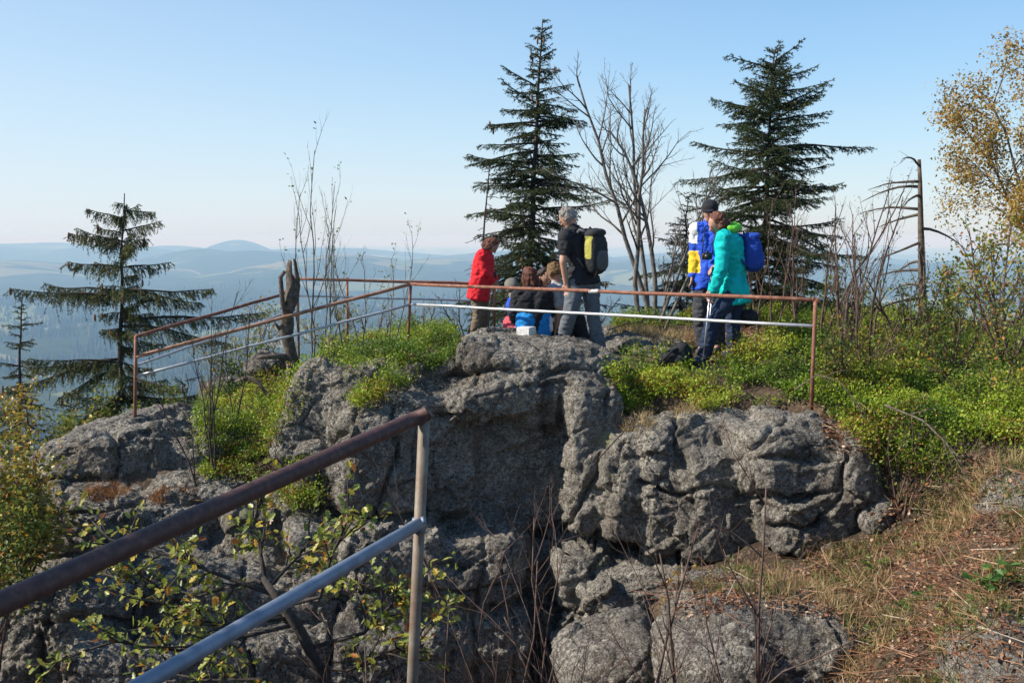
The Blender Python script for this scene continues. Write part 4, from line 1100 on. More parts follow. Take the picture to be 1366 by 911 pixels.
# ---- ground cover, grown where the photograph shows it
RNG = np.random.default_rng(400)
_C = None
def scatter(polys, n, xr, yr, extra=None, need_up=.12):
    """points spread evenly over the real surface of ground and rocks, kept where the photo shows the plant"""
    global _C
    if _C is None:
        V = np.concatenate(allv); F = np.concatenate(allf)
        T = np.concatenate([F[:, [0, 1, 2]], F[:, [0, 2, 3]]])
        a, b_, c = V[T[:, 0]], V[T[:, 1]], V[T[:, 2]]
        nn = np.cross(b_ - a, c - a); ar = np.linalg.norm(nn, axis=1) / 2
        _C = (a, b_, c, nn / np.maximum(ar[:, None] * 2, 1e-12), ar)
    a, b_, c, nn, ar = _C
    k = (a[:, 0] > xr[0]) & (a[:, 0] < xr[1]) & (a[:, 1] > yr[0]) & (a[:, 1] < yr[1]) & (nn[:, 2] > need_up)
    idx = np.nonzero(k)[0]
    area = (xr[1] - xr[0]) * (yr[1] - yr[0])
    n = int(n * ar[idx].sum() / area)
    pick = RNG.choice(idx, n, p=ar[idx] / ar[idx].sum())
    r1 = np.sqrt(RNG.random(n))[:, None]; r2 = RNG.random(n)[:, None]
    P = a[pick] * (1 - r1) + b_[pick] * r1 * (1 - r2) + c[pick] * r1 * r2; Q = nn[pick]
    px, py = project(P)
    k = np.zeros(len(P), bool)
    for pl in polys: k |= inpoly(px, py, pl)
    P, Q = P[k], Q[k]
    ok = np.array([BVH.ray_cast(Vector(p + q * .02), Vector((0, 0, 1)), 3.0)[0] is None for p, q in zip(P, Q)], bool)
    return P[ok], Q[ok]
BV = [[(262, 560), (290, 525), (340, 515), (400, 505), (435, 492), (430, 510), (392, 575), (372, 620), (335, 655), (285, 665), (262, 620)],
      [(400, 512), (440, 485), (500, 450), (545, 446), (606, 452), (612, 480), (605, 505), (560, 508), (520, 545), (478, 555), (462, 520), (430, 508)],
      [(430, 500), (430, 462), (520, 446), (590, 446), (600, 470)],
      [(355, 650), (400, 630), (432, 640), (432, 695), (370, 695)],
      [(808, 500), (850, 492), (885, 484), (930, 480), (965, 482), (1010, 466), (1040, 440), (1080, 410), (1400, 430), (1400, 615), (1290, 612), (1250, 655), (1185, 650), (1140, 600), (1120, 565), (1100, 550), (1080, 545), (1000, 545), (940, 555), (900, 540), (830, 565), (810, 540)],
      [(820, 430), (1000, 422), (1080, 405), (1080, 430), (1000, 440), (930, 442), (820, 445)]]
P1, Q1 = scatter(BV, 95000, (-5.5, 6.0), (7.6, 17.5))
# thin the mat in patches
dn = fbm(P1 / .5, 3, 90)
far = np.clip((14.5 - P1[:, 1]) / 4, .45, 1)
qx, qy = project(P1); bank = inpoly(qx, qy, [(1100, 540), (1400, 520), (1400, 620), (1290, 620), (1240, 660), (1180, 655), (1140, 600)])
k = RNG.random(len(P1)) < np.where(bank, .95, np.clip(.85 + 2.4 * dn, .08, 1)) * far
P1, Q1 = P1[k], Q1[k]
hgt = (.08 + .26 * np.clip(.45 + 1.3 * fbm(P1 / .4, 3, 95), 0, 1.1)) * RNG.uniform(.7, 1.15, len(P1))
per = 13
idx = np.repeat(np.arange(len(P1)), per)
u = RNG.uniform(.25, 1, len(idx)) ** .6
pos = P1[idx] + np.stack([RNG.normal(size=len(idx)) * .045, RNG.normal(size=len(idx)) * .045, u * hgt[idx]], 1)
dr = norm(RNG.normal(size=pos.shape) + np.array((0, 0, .6)))
tone = np.clip(.44 + .9 * fbm(P1 / .7, 4, 99) + .14 * RNG.normal(size=len(P1)), 0.02, .85)[idx] + RNG.uniform(-.15, .15, len(idx))
autumn = (RNG.random(len(idx)) < .02) | ((fbm(P1 / .45, 3, 123)[idx] > .24) & (RNG.random(len(idx)) < .45))
tone = np.where(autumn, RNG.uniform(.86, 1, len(idx)), tone)
lf = MB(); inst(lf, LEAF[0], LEAF[1], pos, dr, RNG.uniform(.022, .038, len(idx)), np.clip(tone, 0, 1))
st = MB()
s2 = RNG.random(len(P1)) < .5
q = P1[s2]; hh = hgt[s2]
inst(st, np.array([(0, -.5, 0), (0, .5, 0), (1, .3, 0), (1, -.3, 0)]), [(0, 1, 2, 3)], q, norm(np.array((0, 0, 1.)) + RNG.normal(size=q.shape) * .3), np.stack([hh * 1.1, np.full(len(q), .005), np.full(len(q), .005)], 1))
n0 = sum(len(f) for f in lf.f[4])
lf.v += st.v; lf.f[4] += [f + lf.n for f in st.f[4]]; lf.r[4] += st.r[4]; lf.m[4] += [np.full(len(m_), 1) for m_ in st.m[4]]; lf.n += st.n
tag(lf.build('bilberry_cover', [M['bilberry'], M['twig']], smooth=False), 'bright green bilberry shrubs carpeting the summit rock', 'bilberry plants', kind='stuff')

def blades(name, label, cat, polys, n, xr, yr, h, mat, per=7, lean=.5, tone=None, thin=None, wd=1.0):
    P, Q = scatter(polys, n, xr, yr)
    if thin is not None: P = P[fbm(P / thin[0], 3, thin[2]) > thin[1]]
    idx = np.repeat(np.arange(len(P)), per)
    pos = P[idx] + np.stack([RNG.normal(size=len(idx)) * .02, RNG.normal(size=len(idx)) * .02, np.zeros(len(idx)) - .01], 1)
    d = norm(np.array((0, 0, 1.)) + RNG.normal(size=pos.shape) * lean)
    hh = h * RNG.uniform(.5, 1.3, len(idx))
    mb = MB(); inst(mb, np.array([(0, -.5, 0), (0, .5, 0), (.55, .4, .1), (.55, -.4, .1)]), [(0, 1, 2, 3)], pos, d, np.stack([hh, np.full(len(hh), .006 * wd), hh], 1), tone(len(idx)) if tone else None)
    inst(mb, np.array([(.55, -.4, .1), (.55, .4, .1), (1, 0, .32)]), [(0, 1, 2)], pos, d, np.stack([hh, np.full(len(hh), .006 * wd), hh], 1), None)
    # same twist for both pieces
    tag(mb.build(name, M[mat], smooth=False), label, cat, kind='stuff')
def blades2(name, label, cat, polys, n, xr, yr, h, mat, per=7, lean=.5, thin=None, wd=1.0):
    P, Q = scatter(polys, n, xr, yr)
    if thin is not None: P = P[fbm(P / thin[0], 3, thin[2]) > thin[1]]
    idx = np.repeat(np.arange(len(P)), per)
    pos = P[idx] + np.stack([RNG.normal(size=len(idx)) * .025, RNG.normal(size=len(idx)) * .025, np.zeros(len(idx)) - .01], 1)
    d = norm(np.array((0, 0, 1.)) + RNG.normal(size=pos.shape) * lean)
    hh = h * RNG.uniform(.5, 1.3, len(idx)); tw = RNG.uniform(-pi, pi, len(idx)); r = RNG.random(len(idx))
    sc = np.stack([hh, np.full(len(hh), .006 * wd), hh], 1)
    tri = [(0, 1, 2), (0, 2, 3), (3, 2, 4)]
    mb = MB(); inst(mb, np.array([(0, -.5, 0), (0, .5, 0), (.55, .4, .1), (.55, -.4, .1), (1, 0, .34)]), tri, pos, d, sc, r, tw)
    tag(mb.build(name, M[mat], smooth=False), label, cat, kind='stuff')
slope = [(1010, 745), (1060, 720), (1150, 690), (1200, 660), (1260, 620), (1400, 590), (1400, 960), (1100, 960), (1130, 880), (1125, 820), (1000, 790), (960, 770)]
blades2('dry_grass', 'dry straw coloured grass on the bank and rock ledges', 'grass', [slope, [(890, 520), (990, 515), (1100, 545), (1010, 560), (900, 560)], [(808, 530), (860, 530), (870, 580), (815, 595)], [(800, 440), (940, 430), (950, 465), (810, 470)], [(960, 735), (1150, 690), (1180, 720), (1030, 800), (950, 790)]],
        15000, (0, 5.5), (5.5, 15), .15, 'grass', 6, .8, (.5, .04, 130))
blades2('green_grass', 'green grass and low herbs on the right bank', 'grass', [[(1000, 740), (1170, 700), (1180, 740), (1030, 800), (900, 800)], [(1180, 800), (1280, 830), (1280, 940), (1160, 940)], slope], 11000, (0, 5.5), (5.5, 10.5), .09, 'ggrass', 6, .6, (.45, .12, 140))
blades2('rusty_grass_tufts', 'rust coloured dry tufts on the left rocks', 'grass', [[(110, 652), (150, 645), (175, 655), (160, 668), (115, 670)], [(40, 720), (70, 715), (75, 740), (40, 740)], [(200, 655), (255, 650), (262, 668), (205, 672)]], 9000, (-6.5, -2), (9, 13), .1, 'heather', 9, .6)
P, Q = scatter([slope, [(880, 780), (1010, 770), (1150, 790), (1165, 850), (1100, 825), (1000, 815), (900, 830)], [(930, 440), (1040, 440), (1000, 475), (900, 470)], [(1090, 540), (1200, 560), (1160, 620), (1100, 590)]], 75000, (-1.5, 5.5), (5.2, 16), None)
lt = MB(); inst(lt, LEAF[0], LEAF[1], P + (0, 0, .012), norm(RNG.normal(size=P.shape) * (1, 1, .35)), RNG.uniform(.02, .05, len(P)))
P2 = P[RNG.random(len(P)) < .4]
inst(lt, np.array([(0, -.5, 0), (0, .5, 0), (1, .3, 0), (1, -.3, 0)]), [(0, 1, 2, 3)], P2 + (0, 0, .02), norm(RNG.normal(size=P2.shape) * (1, 1, .25)), np.stack([RNG.uniform(.08, .3, len(P2)), np.full(len(P2), .006), np.full(len(P2), .006)], 1))
tag(lt.build('leaf_litter', M['litter'], smooth=False), 'brown leaf litter and twigs lying on the slope', 'leaf litter', kind='stuff')
# broad-leaved herbs
def herb(label, px, py, Y, n, size, seed, mat='herb', hh=.18):
    r = np.random.default_rng(seed)
    b = W(px, py, Y); b[2] = gz(b[0], b[1])
    s = MB(); l = MB()
    t = thing('leafy_herb', label, 'plant', b)
    for k in range(n):
        e = b + np.array((r.normal() * .13, r.normal() * .1, hh * r.uniform(.4, 1.2)))
        e[2] += gz(e[0], e[1]) - b[2]
        q = b - np.array((0, 0, .02))
        ptube(s, [q, (q + e) / 2 + (0, 0, .02), e], [.003, .003, .002], 3)
        inst(l, np.concatenate([OAK_V * (1, .9, 1)]), OAK_F, np.repeat(e[None], 6, 0), norm(r.normal(size=(6, 3)) * (1, 1, .35)), r.uniform(.6, 1.1, 6) * size)
    s.build('stems', M['twig'], t); l.build('leaves', M[mat], t, smooth=False)
herb('bright green broad leaved plant by the right bank above the corner boulder', 1320, 780, 6.3, 16, .07, 1)
herb('low leafy runner with pointed green leaves on the brown slope', 1190, 810, 7.2, 14, .05, 2, hh=.1)
herb('small green herb beside the hollow under the overhanging rock', 1165, 725, 8.4, 12, .05, 3, hh=.12)
herb('low herb with yellow flowers on the slab below the cliff', 905, 868, 7.9, 14, .035, 4, 'yellow', hh=.12)
herb('green brambly plant low in front of the cliff, left of the near post', 500, 840, 6.3, 26, .05, 5, hh=.35)
herb('green leafy plant in front of the cliff foot, right of the oak trunk', 540, 880, 6.0, 26, .05, 6, hh=.4)
# ================================================================== RAILINGS
def pipe(name, pts, r, mat, parent, n=10):
    mb = MB(); P = np.array(pts, float)
    if len(P) == 2: P = P[0] + (P[1] - P[0]) * np.linspace(0, 1, 9)[:, None]; P[1:-1] += RNG.normal(size=(7, 3)) * .0025
    ptube(mb, P, r, n)
    return mb.build(name, M[mat], parent)
# near railing
p_top = W(565, 553, 4.2); base = np.array((p_top[0] - .02, 4.2, gz(p_top[0], 4.2) - .05))
nr_ = thing('near_railing', 'close-up pipe railing with dark rusty top rail, blue grey lower rail and zinc post', 'railing', base)
a = W(0, 805, 2.45); d = norm(a - W(567, 555, 4.2)); far_end = W(572, 549, 4.2)
pipe('top_rail', [far_end, W(567, 553, 4.2), W(540, 564, 4.13), a, a + d * .9], .0305, 'rust_dark', nr_, 20)
pipe('post', [W(566, 556, 4.2), W(549, 935, 4.25), base], .0235, 'post_n', nr_, 16)
b0 = W(562, 697, 4.2); b1 = W(190, 912, 2.75); d2 = norm(b1 - b0)
pipe('lower_rail', [b0, (b0 + b1) / 2, b1, b1 + d2 * 1.2], .0245, 'galv_n', nr_, 18)
mb = MB()
cpos = W(559, 700, 4.2); ax = norm(base - W(566, 556, 4.2))
ptube(mb, [cpos - ax * .028, cpos + ax * .028], .0285, 14)
V, F = sellip(W(551, 703, 4.16), (.03, .028, .026), 2.6, rot(0, -.5), 2); mb.add(V, F)
ptube(mb, [W(563, 690, 4.16), W(566, 697, 4.14)], .008, 6)
mb.build('pipe_clamp', M['galv_n'], nr_)
pe = a + d * .7
mbp = MB(); ptube(mbp, [pe, np.array((pe[0], pe[1], -1.8))], .0235, 12); mbp.build('post', M['post_n'], nr_)
# summit railing
R_ = [('corner', (548, 379, 13.5)), ('left', (181, 449, 12.0)), ('right', (1088, 400, 9.9)), ('back', (397, 372, 15.4)), ('end', (645, 380, 15.2))]
sr = thing('summit_railing', 'thin pipe railing around the summit with rusty top rails, whitish lower rails and brown posts', 'railing', G(548, 13.5))
def post(top, foot_px=None, r=.019):
    q = np.array(top); g = gz(q[0], q[1]) - .06
    mb = MB(); f = np.array((q[0] - .01, q[1], g)) if foot_px is None else np.array(W(*foot_px)); f[2] = min(f[2], g)
    ptube(mb, [q, (q + f) / 2, f], r, 10); return mb.build('post', M['rust'], sr)
c1 = W(548, 379, 13.5); c1b = W(548, 406, 13.5); l1 = W(181, 476, 12.0); l1b = W(181, 502, 12.0); l0 = W(181, 449, 12.0)
r1 = W(1088, 400, 9.9); r1b = W(1087, 435, 9.9)
bk = W(397, 372, 15.4); bkb = W(397, 395, 15.4); en = W(660, 379, 15.9)
post(c1 + (0, 0, .02), (543, 480, 13.5)); post(l0, (180, 575, 12.0)); post(r1, (1082, 545, 9.9)); post(bk); post(W(463, 370, 15.6)); post(en)
pipe('top_rail', [l1, c1], .022, 'rust_far', sr)
t_ = .49
m1 = c1 + (r1 - c1) * t_; pipe('top_rail', [c1, r1], .021, 'rust', sr)
mid = c1 + (r1 - c1) * .53
pipe('pipe_sleeve', [mid - (r1 - c1) * .012, mid + (r1 - c1) * .012], .0245, 'galv', sr)
mb = MB(); ptube(mb, [r1 - norm(r1 - c1) * .03, r1 + (.02, 0, 0), r1 + (.03, 0, -.03)], .023, 10); mb.build('rail_elbow', M['rust'], sr)
pipe('lower_rail', [l1b, c1b], .0165, 'galv', sr)
pipe('lower_rail', [c1b, r1b], .0165, 'galv', sr)
pipe('top_rail', [l0, W(377, 393, 14.9)], .021, 'rust', sr); pipe('top_rail', [W(377, 393, 14.9), bk], .021, 'rust', sr)
pipe('lower_rail', [W(183, 487, 12.0), W(397, 412, 15.3)], .014, 'galv', sr)
pipe('top_rail', [bk, en], .022, 'rust', sr)
pipe('lower_rail', [bkb, W(660, 402, 15.9)], .014, 'galv', sr)

# ================================================================== PEOPLE
def cloth(name, col, rough=.8, var=.25): return plain(name, col, rough, var, 16, .35, 60, spec=.25)
K = dict(skin=plain('skin', (.48, .26, .18), .55, .15, 8), red=cloth('red_cloth', (.72, .02, .03)), black=cloth('black_cloth', (.022, .022, .026)), navy=cloth('navy_cloth', (.02, .035, .075)),
         khaki=cloth('khaki_cloth', (.17, .13, .09)), grey=cloth('grey_trousers', (.13, .145, .165)), dgrey=cloth('dark_grey_cloth', (.05, .052, .062)), blue=cloth('royal_blue_cloth', (.03, .1, .62)),
         teal=cloth('teal_cloth', (.0, .5, .48)), green=cloth('green_cloth', (.17, .62, .06)), cyan=cloth('bright_blue_cloth', (.02, .27, .7)), pink=cloth('coral_cloth', (.75, .1, .13)), maroon=cloth('dark_red_cloth', (.3, .02, .05)),
         white=cloth('white_cloth', (.75, .75, .76)), yellow=cloth('yellow_cloth', (.75, .5, .03)), lime=cloth('lime_panel', (.42, .39, .08)), capgrey=cloth('warm_grey_cloth', (.19, .175, .15)), lgrey=cloth('light_grey_cloth', (.4, .4, .42)),
         hair_g=plain('grey_hair', (.42, .38, .34), .8, .5, 60, .8, 90), hair_a=plain('auburn_hair', (.17, .055, .03), .6, .5, 60, .8, 90), hair_b=plain('dark_hair', (.04, .025, .02), .6, .4, 60, .8, 90), hair_c=plain('blond_brown_hair', (.3, .18, .08), .7, .5, 60, .8, 90),
         eye=plain('eye', (.03, .02, .015), .3), lip=plain('lips', (.4, .12, .1), .5), shoe=cloth('hiking_shoe', (.09, .075, .06)), shoe_b=cloth('blue_shoe', (.03, .06, .16)), plastic=plain('black_plastic', (.015, .015, .017), .35),
         pole=plain('aluminium_pole', (.55, .55, .57), .35, .1, 10, metal=.7), packblue=cloth('backpack_blue', (.02, .07, .38)), packblack=cloth('backpack_black', (.03, .03, .032)), packgrey=cloth('backpack_grey', (.1, .1, .105)))
def capsule(mb, p0, p1, r0, r1=None, sub=2, flat=None):
    r1 = r0 if r1 is None else r1
    p0, p1 = np.array(p0, float), np.array(p1, float)
    for p, r in ((p0, r0), (p1, r1)):
        V, F = ICO[sub]; mb.add(V * r + p, F)
    if np.linalg.norm(p1 - p0) > 1e-4:
        P = p0 + (p1 - p0) * np.linspace(0, 1, 4)[:, None]
        ptube(mb, P, np.linspace(r0, r1, 4), 12)
def fuse(mb, voxel, name, mat, parent, smooth=3, fold=0.0, fs=.07, seed=0, cut=None):
    V, F, Nn = remesh(mb, None, voxel, smooth, .6)
    if fold:
        Q = V / fs; w = fbm(V / .12 + seed, 2, 7)[:, None]
        f = fbm(np.stack([Q[:, 0] + w[:, 0], Q[:, 1] - w[:, 0], Q[:, 2] * 1.5], 1) + seed, 3, 11)
        V = V + Nn * (fold * (1 - 2 * np.abs(f)))[:, None]
    o = MB(); o.add(V, F)
    return o.build(name, mat, parent)

def hand(mb, wrist, dirn, palm_n, curl=.5):
    """palm, four fingers of different length, thumb from the side"""
    d = norm(dirn); n_ = norm(palm_n - d * np.dot(palm_n, d)); s = np.cross(d, n_)
    w = np.array(wrist)
    kn = w + d * .085
    for k in (-1, -.33, .33, 1):
        capsule(mb, w + s * k * .02 + d * .01, kn + s * k * .031, .017, .014, 1)
    for k, L in zip((-1, -.35, .35, 1), (.062, .075, .08, .068)):
        a = kn + s * k * .033
        b = a + (d * math.cos(curl * .5) + n_ * math.sin(curl * .5)) * L * .5
        c = b + (d * math.cos(curl * 1.3) + n_ * math.sin(curl * 1.3)) * L * .5
        capsule(mb, a, b, .0095, .009, 1); capsule(mb, b, c, .009, .0078, 1)
    a = w + s * .026 + d * .02; b = a + norm(d * .7 + s * .8 + n_ * .4) * .042; c = b + norm(d + n_ * .5) * .032
    capsule(mb, a, b, .013, .011, 1); capsule(mb, b, c, .011, .009, 1)

def person(label, group, J, face, mats, loc, **o):
    """J: joints in world space. Builds body > clothes, hair, shoes."""
    t = thing('person', label, 'person', loc, group)
    J = {k: np.array(v, float) for k, v in J.items()}
    sc = o.get('sc', 1.0)
    f = norm(face); up = norm(J['head'] - J['neck'] + np.array((0, 0, .05))); up = norm(up - f * np.dot(up, f)); s = np.cross(f, up)
    B = MB()
    # head
    h = J['head']; R = np.stack([s, f, up], 1)
    V, F = sellip((0, 0, 0), (.074 * sc, .092 * sc, .108 * sc), 2.2, None, 3); B.add(V @ R.T + h, F)
    V, F = sellip((0, 0, 0), (.052 * sc, .06 * sc, .05 * sc), 2.2, None, 2); B.add(V @ R.T + h + f * .028 * sc - up * .075 * sc, F)
    capsule(B, h + f * .088 * sc + up * .012, h + f * .108 * sc - up * .022, .011, .015, 1)
    capsule(B, h + f * .078 * sc + up * .03 - s * .03, h + f * .078 * sc + up * .03 + s * .03, .013, .013, 1)
    for k in (-1, 1): capsule(B, h + s * k * .076 * sc + up * .015, h + s * k * .078 * sc - up * .025, .016, .011, 1)
    capsule(B, J['neck'] - up * .03, h - up * .05 - f * .015, .056 * sc, .05 * sc)
    chest = (J['shL'] + J['shR']) / 2; hip = (J['hipL'] + J['hipR']) / 2
    ax = norm(chest - hip); sv = norm(J['shR'] - J['shL']); fw = norm(np.cross(ax, sv))
    if 'fwd' in o: fw = np.array(o['fwd'], float)
    wv = norm(np.cross(ax, fw))
    hwv = norm(J['hipR'] - J['hipL'])
    cw = o.get('cw', .125)
    def torso(mb, e, lo=0.0, hi=1.0, belly=.0, hemd=None):
        for k in (-1, 1):
            top = chest - ax * .07 + wv * k * cw * .62; bot = hip + hwv * k * .055
            a = bot + (top - bot) * lo; b = bot + (top - bot) * hi
            capsule(mb, a, b, .108 * sc + e + belly, .105 * sc + e)
        if hemd is not None:
            q = hip - ax * hemd
            for k in (-1, 1): capsule(mb, hip + wv * k * .055 + ax * .1, hip + wv * k * .066 - ax * (hemd + .02), .115 * sc + e, .122 * sc + e)
            mb.v = [v - np.minimum((v - q) @ ax, 0)[:, None] * ax * .98 for v in mb.v]
        if hi >= 1: capsule(mb, J['shL'] - ax * .005, J['shR'] - ax * .005, .06 * sc + e, .06 * sc + e); capsule(mb, chest - ax * .04, J['neck'] - ax * .02, .085 * sc + e, .058 * sc + e * .5)
    torso(B, 0)
    def arm(mb, S, e, upto=1.0, r=(.054, .043, .032)):
        a, b, c = J['sh' + S], J['el' + S], J['ha' + S]
        if upto <= .5: capsule(mb, a, a + (b - a) * upto * 2, r[0] * sc + e, r[1] * sc + e * 1.2)
        else:
            capsule(mb, a, b, r[0] * sc + e, r[1] * sc + e); capsule(mb, b, b + (c - b) * (upto - .5) * 2, r[1] * sc + e, r[2] * sc + e)
    def leg(mb, S, e, upto=1.0, flare=0):
        a, b, c = J['hip' + S], J['kn' + S], J['an' + S]
        capsule(mb, a, b, .088 * sc + e, .06 * sc + e); capsule(mb, b, b + (c - b) * .35, .058 * sc + e, .06 * sc + e)
        capsule(mb, b + (c - b) * .35, b + (c - b) * upto, .06 * sc + e, .042 * sc + e + flare)
    for S in 'LR':
        arm(B, S, 0); leg(B, S, 0)
        w_ = J['ha' + S]; d = norm(w_ - J['el' + S]) if ('hd' + S) not in o else np.array(o['hd' + S], float)
        hand(B, w_, d, np.array(o.get('pn' + S, hip - chest + fw * .01 + (wv if S == 'L' else -wv) * .9)), o.get('curl', .6))
        an = J['an' + S]; capsule(B, an, J['to' + S], .04, .03, 1)
    body = fuse(B, .0085, 'body', K['skin'], t, 2)
    e = o.get('ease', .022)
    # top
    Tm = MB(); torso(Tm, e, o.get('hem', .05), 1.0, hemd=o.get('hemd'))
    slv = o.get('sleeve', .97)
    for S in 'LR': arm(Tm, S, e * .85, slv)
    if o.get('collar', True): capsule(Tm, J['neck'] - up * .01, J['neck'] + up * .025, .062 * sc, .06 * sc)
    fuse(Tm, .014, o.get('topname', 'jacket'), K[mats[0]], t, 2, .017, .075, o.get('seed', 0))
    # trousers
    L_ = MB()
    for k in (-1, 1): capsule(L_, hip + hwv * k * .05, hip + hwv * k * .055 + ax * .08, .112 * sc, .105 * sc)
    for S in 'LR': leg(L_, S, .018, .96, .012)
    fuse(L_, .014, 'trousers', K[mats[1]], t, 2, .015, .07, o.get('seed', 0) + 5)
    for S in 'LR':
        sh = MB(); an, to = J['an' + S], J['to' + S]
        capsule(sh, an + (0, 0, .01), an + (0, 0, -.035), .05, .052); capsule(sh, an + (0, 0, -.035), to + (0, 0, -.01), .052, .043); capsule(sh, an + norm(an - to) * .035 + (0, 0, -.04), an + (0, 0, -.03), .042)
        fuse(sh, .012, 'shoe', K[o.get('shoe', 'shoe')], t, 2)
    # eyes, mouth
    for k in (-1, 1):
        mb = MB(); V, F = sellip(h + f * .084 * sc + s * k * .03 + up * .008, (.013, .009, .008), 2, R, 2); mb.add(V, F); mb.build('eye', K['eye'], t)
    mb = MB(); V, F = sellip(h + f * .088 * sc - up * .05, (.022, .008, .007), 2, R, 2); mb.add(V, F); mb.build('mouth', K['lip'], t)
    # hair
    hs = o.get('hair', 'short'); Hm = MB(); r = np.random.default_rng(int(abs(h[0]) * 1000) % 9999)
    if hs != 'none':
        V, F = sellip((0, 0, 0), (.084 * sc, .092 * sc, .098 * sc), 2.1, None, 3); Hm.add(V @ R.T + h - f * .022 + up * .024, F)
        if hs in ('curly', 'bob', 'long'):
            for _ in range(110 if hs == 'curly' else 46):
                v = norm(r.normal(size=3)); v = v if v[1] < .35 else v * (1, -1, 1)
                zlow = -.4 if hs == 'curly' else -1.1
                v[2] = max(v[2], zlow)
                c = h + R @ (v * np.array((.085, .088, .1)) * sc) - f * .015 + up * .015
                capsule(Hm, c, c + (r.normal(size=3) * .012 - up * (.0 if hs == 'curly' else .03)), .02 if hs == 'curly' else .022, .014, 1)
            if hs in ('bob', 'long'):
                for k in np.linspace(-1, 1, 9):
                    a = k * 1.7; c = h + R @ np.array((math.sin(a) * .078, -math.cos(a) * .085, -.02))
                    capsule(Hm, c, c - up * (.09 if hs == 'bob' else .15) + r.normal(size=3) * .01, .032, .02, 1)
        Vh, Fh, Nh = remesh(Hm, None, .0095, 0)
        Vh = Vh + Nh * (.010 * fbm(Vh / .022, 3, 19))[:, None]
        ho = MB(); ho.add(Vh, Fh)
        pk = r.choice(len(Vh), min(len(Vh), 1500), replace=False)
        cur = hs == 'curly'
        dh = norm(-np.array(up)[None] * (.15 if cur else .9) + Nh[pk] * (.9 if cur else .25) + r.normal(size=(len(pk), 3)) * (.6 if cur else .25))
        lh = r.uniform(.012, .03, len(pk)) * (1.0 if cur else 1.5)
        inst(ho, np.array([(0, -.5, 0), (0, .5, 0), (.6, .4, .12), (.6, -.4, .12)]), [(0, 1, 2, 3)], Vh[pk] - Nh[pk] * .003, dh, np.stack([lh, np.full(len(pk), .005), lh], 1))
        ho.build('hair', K[o.get('hairm', 'hair_b')], t)
    if o.get('cap'):
        cm = MB(); V, F = sellip((0, 0, 0), (.094, .108, .088), 2.3, None, 3); cm.add(V @ R.T + h - f * .008 + up * .045, F)
        fuse(cm, .012, 'cap', K[o['cap']], t, 1)
        br = MB(); V, F = sellip((0, 0, 0), (.075, .06, .009), 2.3, None, 2); br.add(V @ R.T + h + f * .125 + up * .045, F); br.build('cap_brim', K[o['cap']], t)
    t['_x'] = 0; del t['_x']
    return t, dict(f=f, s=s, up=up, chest=chest, hip=hip, ax=ax, fw=fw, wv=wv)
def JJ(Y, **k):
    return {n: W(v[0], v[1], Y + (v[2] if len(v) > 2 else 0)) for n, v in k.items()}
def grounded(J, dz=.085):
    """set each ankle at shoe height over the rock it stands on"""
    for a in ('anL', 'anR'):
        p = J[a]; J[a] = np.array((p[0], p[1], gz(p[0], p[1]) + dz))
        q = J['to' + a[2]]; J['to' + a[2]] = np.array((q[0], q[1], gz(q[0], q[1]) + dz - .035))
    return J
def base_of(J):
    p = (J['anL'] + J['anR']) / 2; return np.array((p[0], p[1], gz(p[0], p[1])))

